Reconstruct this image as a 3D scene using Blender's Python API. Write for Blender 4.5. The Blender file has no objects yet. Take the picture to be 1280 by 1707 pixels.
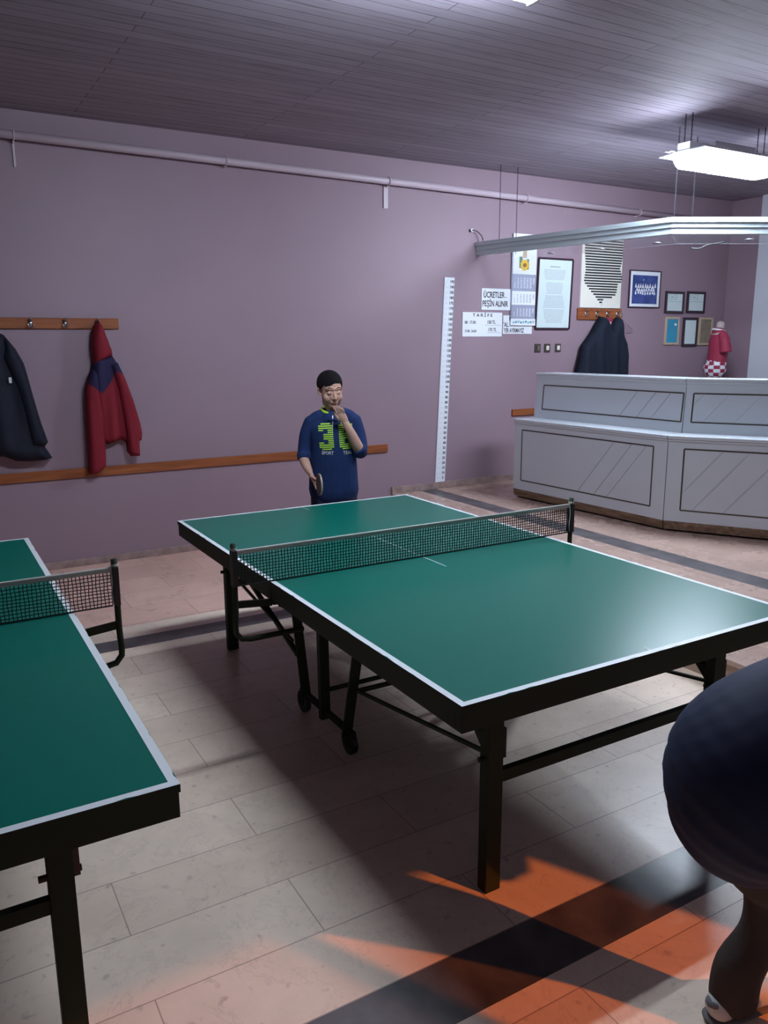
import bpy, bmesh, math, random
from mathutils import Vector, Matrix, noise
from mathutils.bvhtree import BVHTree
from mathutils.geometry import delaunay_2d_cdt
random.seed(7)
S = bpy.context.scene
COL = S.collection

# ------------------------------------------------------------------ camera, world, sun, exposure
cd = bpy.data.cameras.new('camera'); cam = bpy.data.objects.new('camera', cd); COL.objects.link(cam)
YAW, PIT, ROL = -0.5276, 0.20944, -0.00555
_f = Vector((-math.sin(YAW)*math.cos(PIT), math.cos(YAW)*math.cos(PIT), -math.sin(PIT)))
_r = Vector((math.cos(YAW), math.sin(YAW), 0)); _u = _r.cross(_f)
_r2 = _r*math.cos(ROL)+_u*math.sin(ROL); _u2 = _u*math.cos(ROL)-_r*math.sin(ROL)
_m = Matrix((_r2, _u2, -_f)).transposed().to_4x4(); _m.translation = (-1.201, -1.642, 1.738)
cam.matrix_world = _m
cd.sensor_fit = 'HORIZONTAL'; cd.sensor_width = 36; cd.lens = 36*1326.0/1280.0; cd.clip_start = .02
S.camera = cam

w = bpy.data.worlds.new('dusk'); S.world = w; w.use_nodes = True
w.node_tree.nodes['Background'].inputs[0].default_value = (.55, .32, .25, 1)
w.node_tree.nodes['Background'].inputs[1].default_value = .12

sd = bpy.data.lights.new('low_sun', 'SUN'); sun = bpy.data.objects.new('low_sun', sd); COL.objects.link(sun)
SUN_EL = math.radians(28)
_d = Vector((-.47*math.cos(SUN_EL), .883*math.cos(SUN_EL), -math.sin(SUN_EL)))
sun.rotation_euler = _d.to_track_quat('-Z', 'Y').to_euler()
sun.location = (3, -6, 4)
sd.energy = 2.5; sd.color = (1, .23, .03); sd.angle = math.radians(.7)

TUBE = 225.0            # brightness of the fluorescent tubes
TUBE_COL = (.74, .85, 1.0)
S.view_settings.view_transform = 'Standard'; S.view_settings.look = 'None'
S.view_settings.exposure = 0.0; S.view_settings.gamma = 1.0; S.view_settings.use_curve_mapping = False
S.cycles.use_denoising = True
S.cycles.max_bounces = 8; S.cycles.diffuse_bounces = 5; S.cycles.transparent_max_bounces = 12
S.cycles.caustics_reflective = False; S.cycles.caustics_refractive = False
S.cycles.sample_clamp_indirect = 4.0

# ------------------------------------------------------------------ materials
def mat(name, col, rough=.5, metal=0, bump=0, bscale=60, var=0, vscale=4, spec=.5, coat=0):
    m = bpy.data.materials.new(name); m.use_nodes = True; nt = m.node_tree; b = nt.nodes['Principled BSDF']
    b.inputs['Base Color'].default_value = (*col, 1); b.inputs['Roughness'].default_value = rough
    b.inputs['Metallic'].default_value = metal; b.inputs['Specular IOR Level'].default_value = spec
    b.inputs['Coat Weight'].default_value = coat
    tc = nt.nodes.new('ShaderNodeTexCoord')
    if var:
        n = nt.nodes.new('ShaderNodeTexNoise'); n.inputs['Scale'].default_value = vscale; n.inputs['Detail'].default_value = 6
        nt.links.new(tc.outputs['Object'], n.inputs['Vector'])
        r = nt.nodes.new('ShaderNodeValToRGB'); r.color_ramp.elements[0].position = .3; r.color_ramp.elements[1].position = .7
        r.color_ramp.elements[0].color = (*[c*(1-var) for c in col], 1); r.color_ramp.elements[1].color = (*[min(1, c*(1+var)) for c in col], 1)
        nt.links.new(n.outputs['Fac'], r.inputs[0]); nt.links.new(r.outputs[0], b.inputs['Base Color'])
    if bump:
        n = nt.nodes.new('ShaderNodeTexNoise'); n.inputs['Scale'].default_value = bscale; n.inputs['Detail'].default_value = 4
        nt.links.new(tc.outputs['Object'], n.inputs['Vector'])
        bp = nt.nodes.new('ShaderNodeBump'); bp.inputs['Strength'].default_value = bump; bp.inputs['Distance'].default_value = .01
        nt.links.new(n.outputs['Fac'], bp.inputs['Height']); nt.links.new(bp.outputs[0], b.inputs['Normal'])
    return m

def emit(name, col, s):
    m = bpy.data.materials.new(name); m.use_nodes = True; nt = m.node_tree; nt.nodes.clear()
    e = nt.nodes.new('ShaderNodeEmission'); o = nt.nodes.new('ShaderNodeOutputMaterial')
    e.inputs[0].default_value = (*col, 1); e.inputs[1].default_value = s
    nt.links.new(e.outputs[0], o.inputs[0]); return m

def stone(name, c1, c2, grout, bw, bh, rough=.22, offset=.5, vein=(.36, .26, .21), joint=.0022, shift=(0, 0), rotz=0):
    """polished stone tiles with soft clouding, veins and small pits"""
    m = bpy.data.materials.new(name); m.use_nodes = True; nt = m.node_tree; b = nt.nodes['Principled BSDF']; L = nt.links
    tc = nt.nodes.new('ShaderNodeTexCoord'); mp = nt.nodes.new('ShaderNodeMapping')
    mp.inputs['Location'].default_value = (shift[0], shift[1], 0); mp.inputs['Rotation'].default_value = (0, 0, rotz)
    L.new(tc.outputs['Object'], mp.inputs['Vector'])
    br = nt.nodes.new('ShaderNodeTexBrick'); br.offset = offset; br.offset_frequency = 2; br.squash = 1
    br.inputs['Scale'].default_value = 1; br.inputs['Mortar Size'].default_value = joint; br.inputs['Mortar Smooth'].default_value = .3
    br.inputs['Brick Width'].default_value = bw; br.inputs['Row Height'].default_value = bh; br.inputs['Bias'].default_value = 0
    br.inputs['Color1'].default_value = (*c1, 1); br.inputs['Color2'].default_value = (*c2, 1); br.inputs['Mortar'].default_value = (*grout, 1)
    L.new(mp.outputs[0], br.inputs['Vector'])
    n = nt.nodes.new('ShaderNodeTexNoise'); n.inputs['Scale'].default_value = 3.2; n.inputs['Detail'].default_value = 8; n.inputs['Roughness'].default_value = .62
    L.new(mp.outputs[0], n.inputs['Vector'])
    r = nt.nodes.new('ShaderNodeValToRGB'); r.color_ramp.elements[0].position = .35; r.color_ramp.elements[1].position = .7
    r.color_ramp.elements[0].color = (.84, .82, .80, 1); r.color_ramp.elements[1].color = (1.06, 1.05, 1.04, 1)
    L.new(n.outputs['Fac'], r.inputs[0])
    mx = nt.nodes.new('ShaderNodeMix'); mx.data_type = 'RGBA'; mx.blend_type = 'MULTIPLY'; mx.inputs[0].default_value = .8
    L.new(br.outputs['Color'], mx.inputs[6]); L.new(r.outputs[0], mx.inputs[7])
    # veins: distorted noise band
    n2 = nt.nodes.new('ShaderNodeTexNoise'); n2.inputs['Scale'].default_value = 3.1; n2.inputs['Detail'].default_value = 14; n2.inputs['Roughness'].default_value = .68; n2.inputs['Distortion'].default_value = .4
    L.new(mp.outputs[0], n2.inputs['Vector'])
    r2 = nt.nodes.new('ShaderNodeValToRGB'); e = r2.color_ramp.elements; e[0].position = .49; e[0].color = (0, 0, 0, 1); e[1].position = .5; e[1].color = (1, 1, 1, 1)
    e2 = e.new(.512); e2.color = (0, 0, 0, 1)
    L.new(n2.outputs['Fac'], r2.inputs[0])
    ml = nt.nodes.new('ShaderNodeMath'); ml.operation = 'MULTIPLY'; ml.inputs[1].default_value = .2; L.new(r2.outputs[0], ml.inputs[0])
    mx2 = nt.nodes.new('ShaderNodeMix'); mx2.data_type = 'RGBA'; mx2.inputs[7].default_value = (*vein, 1)
    n3 = nt.nodes.new('ShaderNodeTexNoise'); n3.inputs['Scale'].default_value = 24; n3.inputs['Detail'].default_value = 6; L.new(mp.outputs[0], n3.inputs['Vector'])
    r3 = nt.nodes.new('ShaderNodeMapRange'); r3.inputs['From Min'].default_value = .62; r3.inputs['From Max'].default_value = .74; r3.inputs['To Max'].default_value = .5; L.new(n3.outputs['Fac'], r3.inputs['Value'])
    ad = nt.nodes.new('ShaderNodeMath'); ad.operation = 'MAXIMUM'; L.new(ml.outputs[0], ad.inputs[0]); L.new(r3.outputs[0], ad.inputs[1])
    L.new(ad.outputs[0], mx2.inputs[0]); L.new(mx.outputs[2], mx2.inputs[6]); L.new(mx2.outputs[2], b.inputs['Base Color'])
    rr = nt.nodes.new('ShaderNodeMapRange'); rr.inputs['To Min'].default_value = rough*.75; rr.inputs['To Max'].default_value = rough*1.5
    L.new(n.outputs['Fac'], rr.inputs['Value']); L.new(rr.outputs[0], b.inputs['Roughness'])
    b.inputs['Specular IOR Level'].default_value = .36
    bp = nt.nodes.new('ShaderNodeBump'); bp.inputs['Strength'].default_value = .25; bp.inputs['Distance'].default_value = .002
    iv = nt.nodes.new('ShaderNodeMath'); iv.operation = 'SUBTRACT'; iv.inputs[0].default_value = 1; L.new(br.outputs['Fac'], iv.inputs[1])
    L.new(iv.outputs[0], bp.inputs['Height']); L.new(bp.outputs[0], b.inputs['Normal'])
    return m

def wood(name, c1, c2, axis=0, scale=6, rough=.4, spec=.4):
    m = bpy.data.materials.new(name); m.use_nodes = True; nt = m.node_tree; b = nt.nodes['Principled BSDF']; L = nt.links
    tc = nt.nodes.new('ShaderNodeTexCoord'); mp = nt.nodes.new('ShaderNodeMapping')
    sc = [12, 12, 12]; sc[axis] = .9; mp.inputs['Scale'].default_value = sc
    L.new(tc.outputs['Object'], mp.inputs[0]); n = nt.nodes.new('ShaderNodeTexNoise'); n.inputs['Scale'].default_value = scale; n.inputs['Detail'].default_value = 8; n.inputs['Distortion'].default_value = .6
    L.new(mp.outputs[0], n.inputs[0]); r = nt.nodes.new('ShaderNodeValToRGB'); r.color_ramp.elements[0].position = .3; r.color_ramp.elements[1].position = .72
    r.color_ramp.elements[0].color = (*c1, 1); r.color_ramp.elements[1].color = (*c2, 1)
    L.new(n.outputs['Fac'], r.inputs[0]); L.new(r.outputs[0], b.inputs['Base Color'])
    b.inputs['Roughness'].default_value = rough; b.inputs['Specular IOR Level'].default_value = spec
    return m

def plank_ceiling():
    m = bpy.data.materials.new('ceiling_planks'); m.use_nodes = True; nt = m.node_tree; b = nt.nodes['Principled BSDF']; L = nt.links
    tc = nt.nodes.new('ShaderNodeTexCoord')
    br = nt.nodes.new('ShaderNodeTexBrick'); br.inputs['Scale'].default_value = 1; br.inputs['Brick Width'].default_value = 2.6; br.inputs['Row Height'].default_value = .095
    br.inputs['Mortar Size'].default_value = .0035; br.inputs['Color1'].default_value = (.330, .290, .345, 1); br.inputs['Color2'].default_value = (.275, .240, .285, 1); br.inputs['Mortar'].default_value = (.16, .13, .145, 1)
    L.new(tc.outputs['Object'], br.inputs['Vector'])
    mp = nt.nodes.new('ShaderNodeMapping'); mp.inputs['Scale'].default_value = (1.2, 26, 1); L.new(tc.outputs['Object'], mp.inputs[0])
    n = nt.nodes.new('ShaderNodeTexNoise'); n.inputs['Scale'].default_value = 2.2; n.inputs['Detail'].default_value = 9; L.new(mp.outputs[0], n.inputs[0])
    r = nt.nodes.new('ShaderNodeValToRGB'); r.color_ramp.elements[0].position = .32; r.color_ramp.elements[1].position = .45
    r.color_ramp.elements[0].color = (.72, .69, .69, 1); r.color_ramp.elements[1].color = (1, 1, 1, 1); L.new(n.outputs['Fac'], r.inputs[0])
    mx = nt.nodes.new('ShaderNodeMix'); mx.data_type = 'RGBA'; mx.blend_type = 'MULTIPLY'; mx.inputs[0].default_value = 1
    L.new(br.outputs['Color'], mx.inputs[6]); L.new(r.outputs[0], mx.inputs[7]); L.new(mx.outputs[2], b.inputs['Base Color'])
    b.inputs['Roughness'].default_value = .75; b.inputs['Specular IOR Level'].default_value = .2
    bp = nt.nodes.new('ShaderNodeBump'); bp.inputs['Strength'].default_value = .5; bp.inputs['Distance'].default_value = .004
    iv = nt.nodes.new('ShaderNodeMath'); iv.operation = 'SUBTRACT'; iv.inputs[0].default_value = 1; L.new(br.outputs['Fac'], iv.inputs[1])
    L.new(iv.outputs[0], bp.inputs['Height']); L.new(bp.outputs[0], b.inputs['Normal'])
    return m

def glassy(name, tint, a, rough=.1):
    """thin sheet: part clear, part milky"""
    m = bpy.data.materials.new(name); m.use_nodes = True; nt = m.node_tree; b = nt.nodes['Principled BSDF']; L = nt.links
    b.inputs['Base Color'].default_value = (*tint, 1); b.inputs['Roughness'].default_value = rough
    t = nt.nodes.new('ShaderNodeBsdfTransparent'); mx = nt.nodes.new('ShaderNodeMixShader'); mx.inputs[0].default_value = a
    L.new(t.outputs[0], mx.inputs[1]); L.new(b.outputs[0], mx.inputs[2]); L.new(mx.outputs[0], nt.nodes['Material Output'].inputs[0])
    return m

M = dict(
    wall=mat('mauve_paint', (.285, .200, .243), .55, bump=.08, bscale=9, var=.035, vscale=1.3, spec=.35),
    wall_grey=mat('pale_grey_paint', (.60, .62, .68), .5),
    floor=stone('cream_marble', (.95, .79, .64), (.85, .69, .55), (.50, .37, .29), 1.02, .277, .32, shift=(.31, .018)),
    pink=stone('pink_marble', (.86, .56, .46), (.76, .48, .39), (.27, .18, .16), .72, .34, .26, shift=(.1, .1)),
    plat=stone('rosy_marble', (.58, .41, .34), (.48, .33, .275), (.22, .165, .15), .8, .42, .24, rotz=math.pi/2),
    band=mat('dark_marble', (.10, .09, .095), .36, var=.4, vscale=7, spec=.36),
    riser=mat('brown_marble', (.36, .25, .19), .35, var=.2, vscale=9),
    ceil=plank_ceiling(),
    skirt=mat('skirting_stone', (.30, .215, .20), .35, var=.3, vscale=14),
    green=mat('green_table_paint', (.0012, .125, .092), .31, bump=.02, bscale=220, spec=.19),
    white=mat('white_line_paint', (.74, .78, .80), .5),
    frame=mat('dark_green_steel', (.022, .030, .017), .62, spec=.15),
    rust=mat('rusty_plate', (.045, .016, .010), .6),
    black=mat('black_paint', (.012, .012, .014), .45),
    net=mat('net_cord', (.010, .018, .016), .8),
    tape=mat('net_tape', (.50, .50, .46), .8),
    rail=wood('rail_wood', (.19, .055, .018), (.34, .11, .04), 0, 3, .5, .25),
    chrome=mat('chrome', (.62, .62, .64), .22, 1),
    lam=mat('grey_laminate', (.56, .60, .64), .22, var=.025, vscale=2, spec=.5, coat=.2),
    inlay=mat('dark_bronze_inlay', (.10, .085, .07), .3, .6),
    ply=wood('worn_plywood', (.10, .055, .03), (.30, .19, .12), 1, 4, .7),
    chain=mat('dull_chain', (.010, .010, .012), .9, spec=.1),
    steel=mat('brushed_steel', (.35, .35, .37), .4, .8),
    pvc=mat('canopy_pvc', (.44, .50, .53), .4),
    plexi=glassy('milky_plexiglass', (.60, .64, .70), .12, .25),
    dim_pane=glassy('sun_dimming_glass', (.7, .7, .68), .38, .5),
    glass=glassy('window_glass', (.8, .8, .8), .04, .02),
    tube=emit('lit_tube', TUBE_COL, TUBE),
    glare_box=emit('lit_glare_box', TUBE_COL, TUBE*.98),
    enamel=mat('white_enamel', (.80, .82, .85), .35),
    pipe=mat('painted_pipe', (.52, .42, .48), .4),
    skin=mat('skin', (.50, .285, .215), .75, bump=.03, bscale=120, var=.06, vscale=14),
    hair=mat('dark_hair', (.008, .006, .006), .7, bump=.8, bscale=240, spec=.12),
    lip=mat('lips', (.33, .12, .10), .5),
    lash=mat('dark_lash', (.02, .014, .012), .7),
    blue=mat('navy_sweatshirt', (.012, .027, .092), .85, bump=.35, bscale=26, var=.1, vscale=9, spec=.2),
    lime=mat('lime_print', (.42, .72, .05), .7),
    print_w=mat('white_print', (.72, .74, .78), .7),
    pants=mat('dark_navy_trousers', (.012, .016, .035), .85, bump=.3, bscale=20, spec=.2),
    rubber=mat('black_rubber', (.035, .024, .022), .55),
    blade=wood('blade_wood', (.34, .25, .15), (.55, .43, .29), 2, 4),
    shoe=mat('white_trainer', (.50, .49, .46), .6, var=.1, vscale=20),
    shoe_g=mat('grey_trainer_panel', (.12, .12, .12), .7),
    coatn=mat('navy_coat', (.006, .009, .020), .75, bump=.4, bscale=14, spec=.3),
    coatb=mat('black_coat', (.010, .014, .026), .8, bump=.4, bscale=14, spec=.2),
    red=mat('red_jacket', (.185, .012, .022), .75, bump=.4, bscale=22, spec=.2),
    yoke=mat('navy_yoke', (.022, .018, .055), .8, bump=.3, bscale=22, spec=.2),
    parka=mat('navy_parka', (.010, .016, .045), .72, bump=.25, bscale=9, spec=.3),
    trous=mat('brown_trousers', (.048, .039, .035), .85, bump=.4, bscale=14, spec=.2),
    paper=mat('white_paper', (.74, .77, .82), .6),
    ink=mat('black_ink', (.02, .02, .025), .7),
    greyink=mat('grey_ink', (.36, .38, .42), .7),
    cream=mat('cream_board', (.72, .70, .62), .65),
    calb=mat('calendar_blue_grey', (.30, .32, .42), .6),
    yellow=mat('sunflower_yellow', (.85, .55, .05), .6),
    brown=mat('seed_brown', (.30, .12, .03), .6),
    leaf=mat('leaf_green', (.12, .22, .12), .6),
    photo=mat('blue_photograph', (.035, .06, .22), .25, var=.5, vscale=6),
    teal=mat('teal_print', (.03, .27, .42), .3, var=.1),
    tan=wood('tan_wood', (.42, .32, .22), (.55, .44, .33), 2, 3),
    olive=mat('olive_panel', (.22, .18, .13), .5, var=.2, vscale=12),
    dkframe=mat('dark_frame', (.035, .018, .028), .35),
    cert=mat('certificate_paper', (.60, .70, .70), .4),
    certg=mat('certificate_green', (.25, .42, .38), .5),
    shirt=mat('crimson_shirt', (.28, .02, .055), .7, bump=.25, bscale=25),
    mann=mat('mannequin_beige', (.42, .34, .33), .5),
    sw=mat('switch_brown', (.06, .045, .035), .35),
)

# ------------------------------------------------------------------ mesh helpers
def link(name, bm, m, parent=None, smooth=False, bevel=0):
    me = bpy.data.meshes.new(name)
    bmesh.ops.recalc_face_normals(bm, faces=bm.faces[:])
    bm.to_mesh(me); bm.free()
    for x in (m if isinstance(m, (list, tuple)) else [m]): me.materials.append(M[x] if isinstance(x, str) else x)
    if smooth:
        for p in me.polygons: p.use_smooth = True
    o = bpy.data.objects.new(name, me); COL.objects.link(o)
    if parent: o.parent = parent
    if bevel:
        b = o.modifiers.new('bevel', 'BEVEL'); b.width = bevel; b.segments = 2; b.limit_method = 'ANGLE'
    return o

def thing(name, label, cat, loc=(0, 0, 0), rz=0, group=None):
    o = bpy.data.objects.new(name, None); COL.objects.link(o); o.empty_display_size = .1
    o.location = loc; o.rotation_euler = (0, 0, rz); o['label'] = label; o['category'] = cat
    if group: o['group'] = group
    return o

def tag(o, label, cat, group=None):
    o['label'] = label; o['category'] = cat
    if group: o['group'] = group
    return o

def struct(name, bm, m, **k):
    o = link(name, bm, m, **k); o['kind'] = 'structure'; return o

def nb(): return bmesh.new()

def box(bm, x0, x1, y0, y1, z0, z1, mi=0):
    v = [bm.verts.new(p) for p in ((x0, y0, z0), (x1, y0, z0), (x1, y1, z0), (x0, y1, z0), (x0, y0, z1), (x1, y0, z1), (x1, y1, z1), (x0, y1, z1))]
    for q in ((0, 3, 2, 1), (4, 5, 6, 7), (0, 1, 5, 4), (1, 2, 6, 5), (2, 3, 7, 6), (3, 0, 4, 7)):
        f = bm.faces.new([v[i] for i in q]); f.material_index = mi
    return bm

def bar(bm, a, b, wx, wy, up=(0, 0, 1), mi=0):
    a = Vector(a); b = Vector(b); d = (b-a).normalized(); up = Vector(up)
    if abs(d.dot(up)) > .98: up = Vector((0, 1, 0))
    s = d.cross(up).normalized(); t = s.cross(d)
    r = []
    for p in (a, b):
        r.append([bm.verts.new(p+s*(i*wx/2)+t*(j*wy/2)) for i, j in ((-1, -1), (1, -1), (1, 1), (-1, 1))])
    for i in range(4):
        bm.faces.new((r[0][i], r[0][(i+1) % 4], r[1][(i+1) % 4], r[1][i])).material_index = mi
    bm.faces.new(r[0][::-1]).material_index = mi; bm.faces.new(r[1]).material_index = mi
    return bm

def frames(pts):
    pts = [Vector(p) for p in pts]; T = []
    for i in range(len(pts)):
        a = pts[max(0, i-1)]; b = pts[min(len(pts)-1, i+1)]; T.append((b-a).normalized())
    up = Vector((0, 0, 1)) if abs(T[0].z) < .9 else Vector((0, 1, 0))
    s = T[0].cross(up).normalized(); out = []
    for t in T:
        s = (s-t*s.dot(t)).normalized(); out.append((s.copy(), t.cross(s).normalized(), t))
    return pts, out

def tube(bm, pts, rad, n=10, cap=True, mi=0, flat=None, sideref=None):
    """closed tube; rad number or list; flat = list of ratio of second axis; sideref = direction of the first axis"""
    pts, fr = frames(pts); k = len(pts)
    R = rad if isinstance(rad, (list, tuple)) else [rad]*k
    F = flat if isinstance(flat, (list, tuple)) else [flat or 1]*k
    rings = []
    for p, (s, t, d), r, fl in zip(pts, fr, R, F):
        if sideref is not None:
            s = Vector(sideref); s = (s-d*s.dot(d)).normalized(); t = d.cross(s).normalized()
        rings.append([bm.verts.new(p+s*(r*math.cos(a))+t*(r*fl*math.sin(a))) for a in [2*math.pi*i/n for i in range(n)]])
    for a, b in zip(rings, rings[1:]):
        for i in range(n): bm.faces.new((a[i], a[(i+1) % n], b[(i+1) % n], b[i])).material_index = mi
    if cap:
        bm.faces.new(rings[0][::-1]).material_index = mi; bm.faces.new(rings[-1]).material_index = mi
    return bm

def catmull(P, n=4):
    P = [Vector(p) for p in P]; out = []
    for i in range(len(P)-1):
        p0 = P[max(0, i-1)]; p1 = P[i]; p2 = P[i+1]; p3 = P[min(len(P)-1, i+2)]
        for j in range(n):
            t = j/n; out.append(.5*((2*p1)+(p2-p0)*t+(2*p0-5*p1+4*p2-p3)*t*t+(3*p1-p0-3*p2+p3)*t**3))
    out.append(P[-1]); return out

def limb(bm, pts, rad, flat=None, sideref=None, n=14, sub=4):
    """smooth tapered limb with rounded ends"""
    k = len(pts); fl = flat if isinstance(flat, (list, tuple)) else [flat or 1]*k
    q = catmull([(*p,) for p in pts], sub)
    ext = catmull([(r, f, 0) for r, f in zip(rad, fl)], sub)
    d0 = (q[0]-q[1]).normalized(); d1 = (q[-1]-q[-2]).normalized(); r0, r1 = ext[0].x, ext[-1].x
    P = []; R = []; F = []
    for a in (.98, .85, .6, .3): P.append(q[0]+d0*r0*a*.8); R.append(r0*math.sqrt(1-a*a)); F.append(ext[0].y)
    for a, b in zip(q, ext): P.append(a); R.append(b.x); F.append(b.y)
    for a in (.3, .6, .85, .98): P.append(q[-1]+d1*r1*a*.8); R.append(r1*math.sqrt(1-a*a)); F.append(ext[-1].y)
    tube(bm, P, R, n, flat=F, sideref=sideref)
    return bm

def ell(bm, c, r, rot=None, n=16):
    g = bmesh.ops.create_icosphere(bm, subdivisions=3, radius=1)
    mt = Matrix.Translation(c) @ (rot.to_matrix().to_4x4() if rot else Matrix.Identity(4)) @ Matrix.Diagonal((*r, 1))
    bmesh.ops.transform(bm, matrix=mt, verts=g['verts']); return bm

def ball(bm, c, r, seg=12):
    g = bmesh.ops.create_uvsphere(bm, u_segments=seg, v_segments=max(6, seg//2), radius=r)
    bmesh.ops.translate(bm, vec=c, verts=g['verts']); return bm

def cyl(bm, c, axis, r, h, n=24, mi=0):
    a = Vector(axis).normalized(); c = Vector(c); return tube(bm, [c-a*h/2, c+a*h/2], r, n, mi=mi)

def fuse(name, bm, m, parent, voxel=.006, smooth=4, sfac=.5):
    """merge the overlapping shapes of bm into one continuous surface"""
    o = link(name, bm, m, parent, smooth=True)
    r = o.modifiers.new('r', 'REMESH'); r.mode = 'VOXEL'; r.voxel_size = voxel; r.use_smooth_shade = True
    if smooth:
        s = o.modifiers.new('s', 'SMOOTH'); s.iterations = smooth; s.factor = sfac
    dg = bpy.context.evaluated_depsgraph_get(); dg.update()
    me = bpy.data.meshes.new_from_object(o.evaluated_get(dg))
    old = o.data; o.modifiers.clear(); o.data = me; bpy.data.meshes.remove(old)
    me.name = name
    me.materials.clear()
    for x in (m if isinstance(m, (list, tuple)) else [m]): me.materials.append(M[x] if isinstance(x, str) else x)
    for p in me.polygons: p.use_smooth = True
    return o

def inpoly(x, z, P):
    c = False; j = len(P)-1
    for i in range(len(P)):
        xi, zi = P[i]; xj, zj = P[j]
        if (zi > z) != (zj > z) and x < (xj-xi)*(z-zi)/(zj-zi)+xi: c = not c
        j = i
    return c

def segd(x, z, P):
    best = 9
    for i in range(len(P)):
        ax, az = P[i]; bx, bz = P[(i+1) % len(P)]
        dx, dz = bx-ax, bz-az; l = dx*dx+dz*dz or 1e-9
        t = max(0, min(1, ((x-ax)*dx+(z-az)*dz)/l)); best = min(best, math.hypot(x-ax-t*dx, z-az-t*dz))
    return best

def puff(name, out, depth, m, parent, step=.02, edge=.05, fold=None, back=.008, y0=0, yokes=None):
    """a cloth thing hanging against the wall: outline in x,z and real thickness towards -y"""
    P = []
    for i in range(len(out)):
        a = out[i]; b = out[(i+1) % len(out)]; n = max(1, int(math.hypot(b[0]-a[0], b[1]-a[1])/step))
        for j in range(n): P.append((a[0]+(b[0]-a[0])*j/n, a[1]+(b[1]-a[1])*j/n))
    nb_ = len(P); pts = [Vector(p) for p in P]
    xs = [p[0] for p in out]; zs = [p[1] for p in out]; x = min(xs)
    while x < max(xs):
        z = min(zs)
        while z < max(zs):
            xx = x+(step*.5 if int((z-min(zs))/step) % 2 else 0)
            if inpoly(xx, z, out) and segd(xx, z, P) > step*.45: pts.append(Vector((xx, z)))
            z += step
        x += step
    r = delaunay_2d_cdt(pts, [(i, (i+1) % nb_) for i in range(nb_)], [list(range(nb_))], 1, 1e-5)
    V, _, F = r[0], r[1], r[2]
    bm = nb(); fr = []; bk = []
    for v in V:
        d = segd(v[0], v[1], P); t = min(1, d/edge); h = math.sqrt(max(0, 1-(1-t)**2))
        fo = fold(v[0], v[1])*h if fold else 0
        a = bm.verts.new((v[0], y0-back-depth*h-fo, v[1]))
        fr.append(a)
        bk.append(a if d < 1e-4 else bm.verts.new((v[0], y0-back*(1-h)-.001, v[1])))
    for f in F:
        c = sum((V[i] for i in f), Vector((0, 0)))/len(f); mi = 0
        for k, yk in enumerate(yokes or []):
            if inpoly(c[0], c[1], yk): mi = k+1
        try:
            bm.faces.new([fr[i] for i in f]).material_index = mi
            if len({bk[i] for i in f} - {fr[i] for i in f}): bm.faces.new([bk[i] for i in f][::-1]).material_index = mi
        except ValueError: pass
    return link(name, bm, m, parent, smooth=True)

def slab(name, poly, y0, y1, m, parent=None):
    """flat outline in x,z with thickness from y0 to y1"""
    bm = nb(); a = [bm.verts.new((x, y0, z)) for x, z in poly]; b = [bm.verts.new((x, y1, z)) for x, z in poly]
    bm.faces.new(a); bm.faces.new(b[::-1])
    for i in range(len(a)): bm.faces.new((a[i], a[(i+1) % len(a)], b[(i+1) % len(a)], b[i]))
    return link(name, bm, m, parent)

def text_bm(s, size, font_shear=0, bold=0, align='CENTER', sx=1.0, space=1.0):
    c = bpy.data.curves.new('t', 'FONT'); c.body = s; c.size = size; c.shear = font_shear; c.offset = bold; c.align_x = align; c.align_y = 'CENTER'; c.extrude = .0004
    c.space_character = space; c.resolution_u = 3
    o = bpy.data.objects.new('t', c); COL.objects.link(o); dg = bpy.context.evaluated_depsgraph_get(); dg.update()
    me = bpy.data.meshes.new_from_object(o.evaluated_get(dg)); bpy.data.objects.remove(o); bpy.data.curves.remove(c)
    bm = nb(); bm.from_mesh(me); bpy.data.meshes.remove(me)
    bmesh.ops.transform(bm, matrix=Matrix.Diagonal((sx, 1, 1, 1)), verts=bm.verts[:])
    return bm

def wall_text(bm, dst, x, y, z):
    """stand text upright (facing -y) at x,y,z and add it to dst"""
    bmesh.ops.transform(bm, matrix=Matrix.Translation((x, y, z)) @ Matrix.Rotation(math.pi/2, 4, 'X'), verts=bm.verts[:])
    me = bpy.data.meshes.new('tmp'); bm.to_mesh(me); bm.free(); dst.from_mesh(me); bpy.data.meshes.remove(me)

def drape(bm, target, lift=.002):
    """push every vertex in -y onto the front of the target's mesh (both in the same frame)"""
    me = target.data; bv = BVHTree.FromPolygons([v.co for v in me.vertices], [list(p.vertices) for p in me.polygons])
    for v in bm.verts:
        h = bv.ray_cast(Vector((v.co.x, -2, v.co.z)), Vector((0, 1, 0)))
        if h[0] is not None: v.co.y = h[0].y-lift

YW = 4.908      # back wall face
ZC = 3.36       # ceiling
ZP = .30        # raised platform

# ------------------------------------------------------------------ the setting
X0, X1, Y0 = -3.4, 7.44, -2.6
struct('floor', box(nb(), X0, 2.25, -.02, 2.90, -.1, 0), 'floor')
bm = nb(); box(bm, X0, 2.25, Y0, -.22, -.1, 0); struct('floor_near', bm, 'floor')
struct('floor_far', box(nb(), X0, 2.25, 3.28, YW, -.1, 0), 'pink')
struct('trim_7', box(nb(), X0, 2.25, 3.07, 3.28, -.1, 0), 'floor')
struct('trim_1', box(nb(), X0, 2.25, -.22, -.02, -.1, 0), 'band')
struct('trim_2', box(nb(), X0, 2.25, 2.90, 3.07, -.1, 0), 'band')
struct('trim_3', box(nb(), 2.25, 2.75, Y0, YW, -.1, .12), 'riser')
struct('trim_4', box(nb(), 2.228, 2.75, Y0, YW, .12, .15), 'plat', bevel=.004)
struct('trim_5', box(nb(), 2.70, 3.02, Y0, YW, .15, ZP), 'plat')
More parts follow.
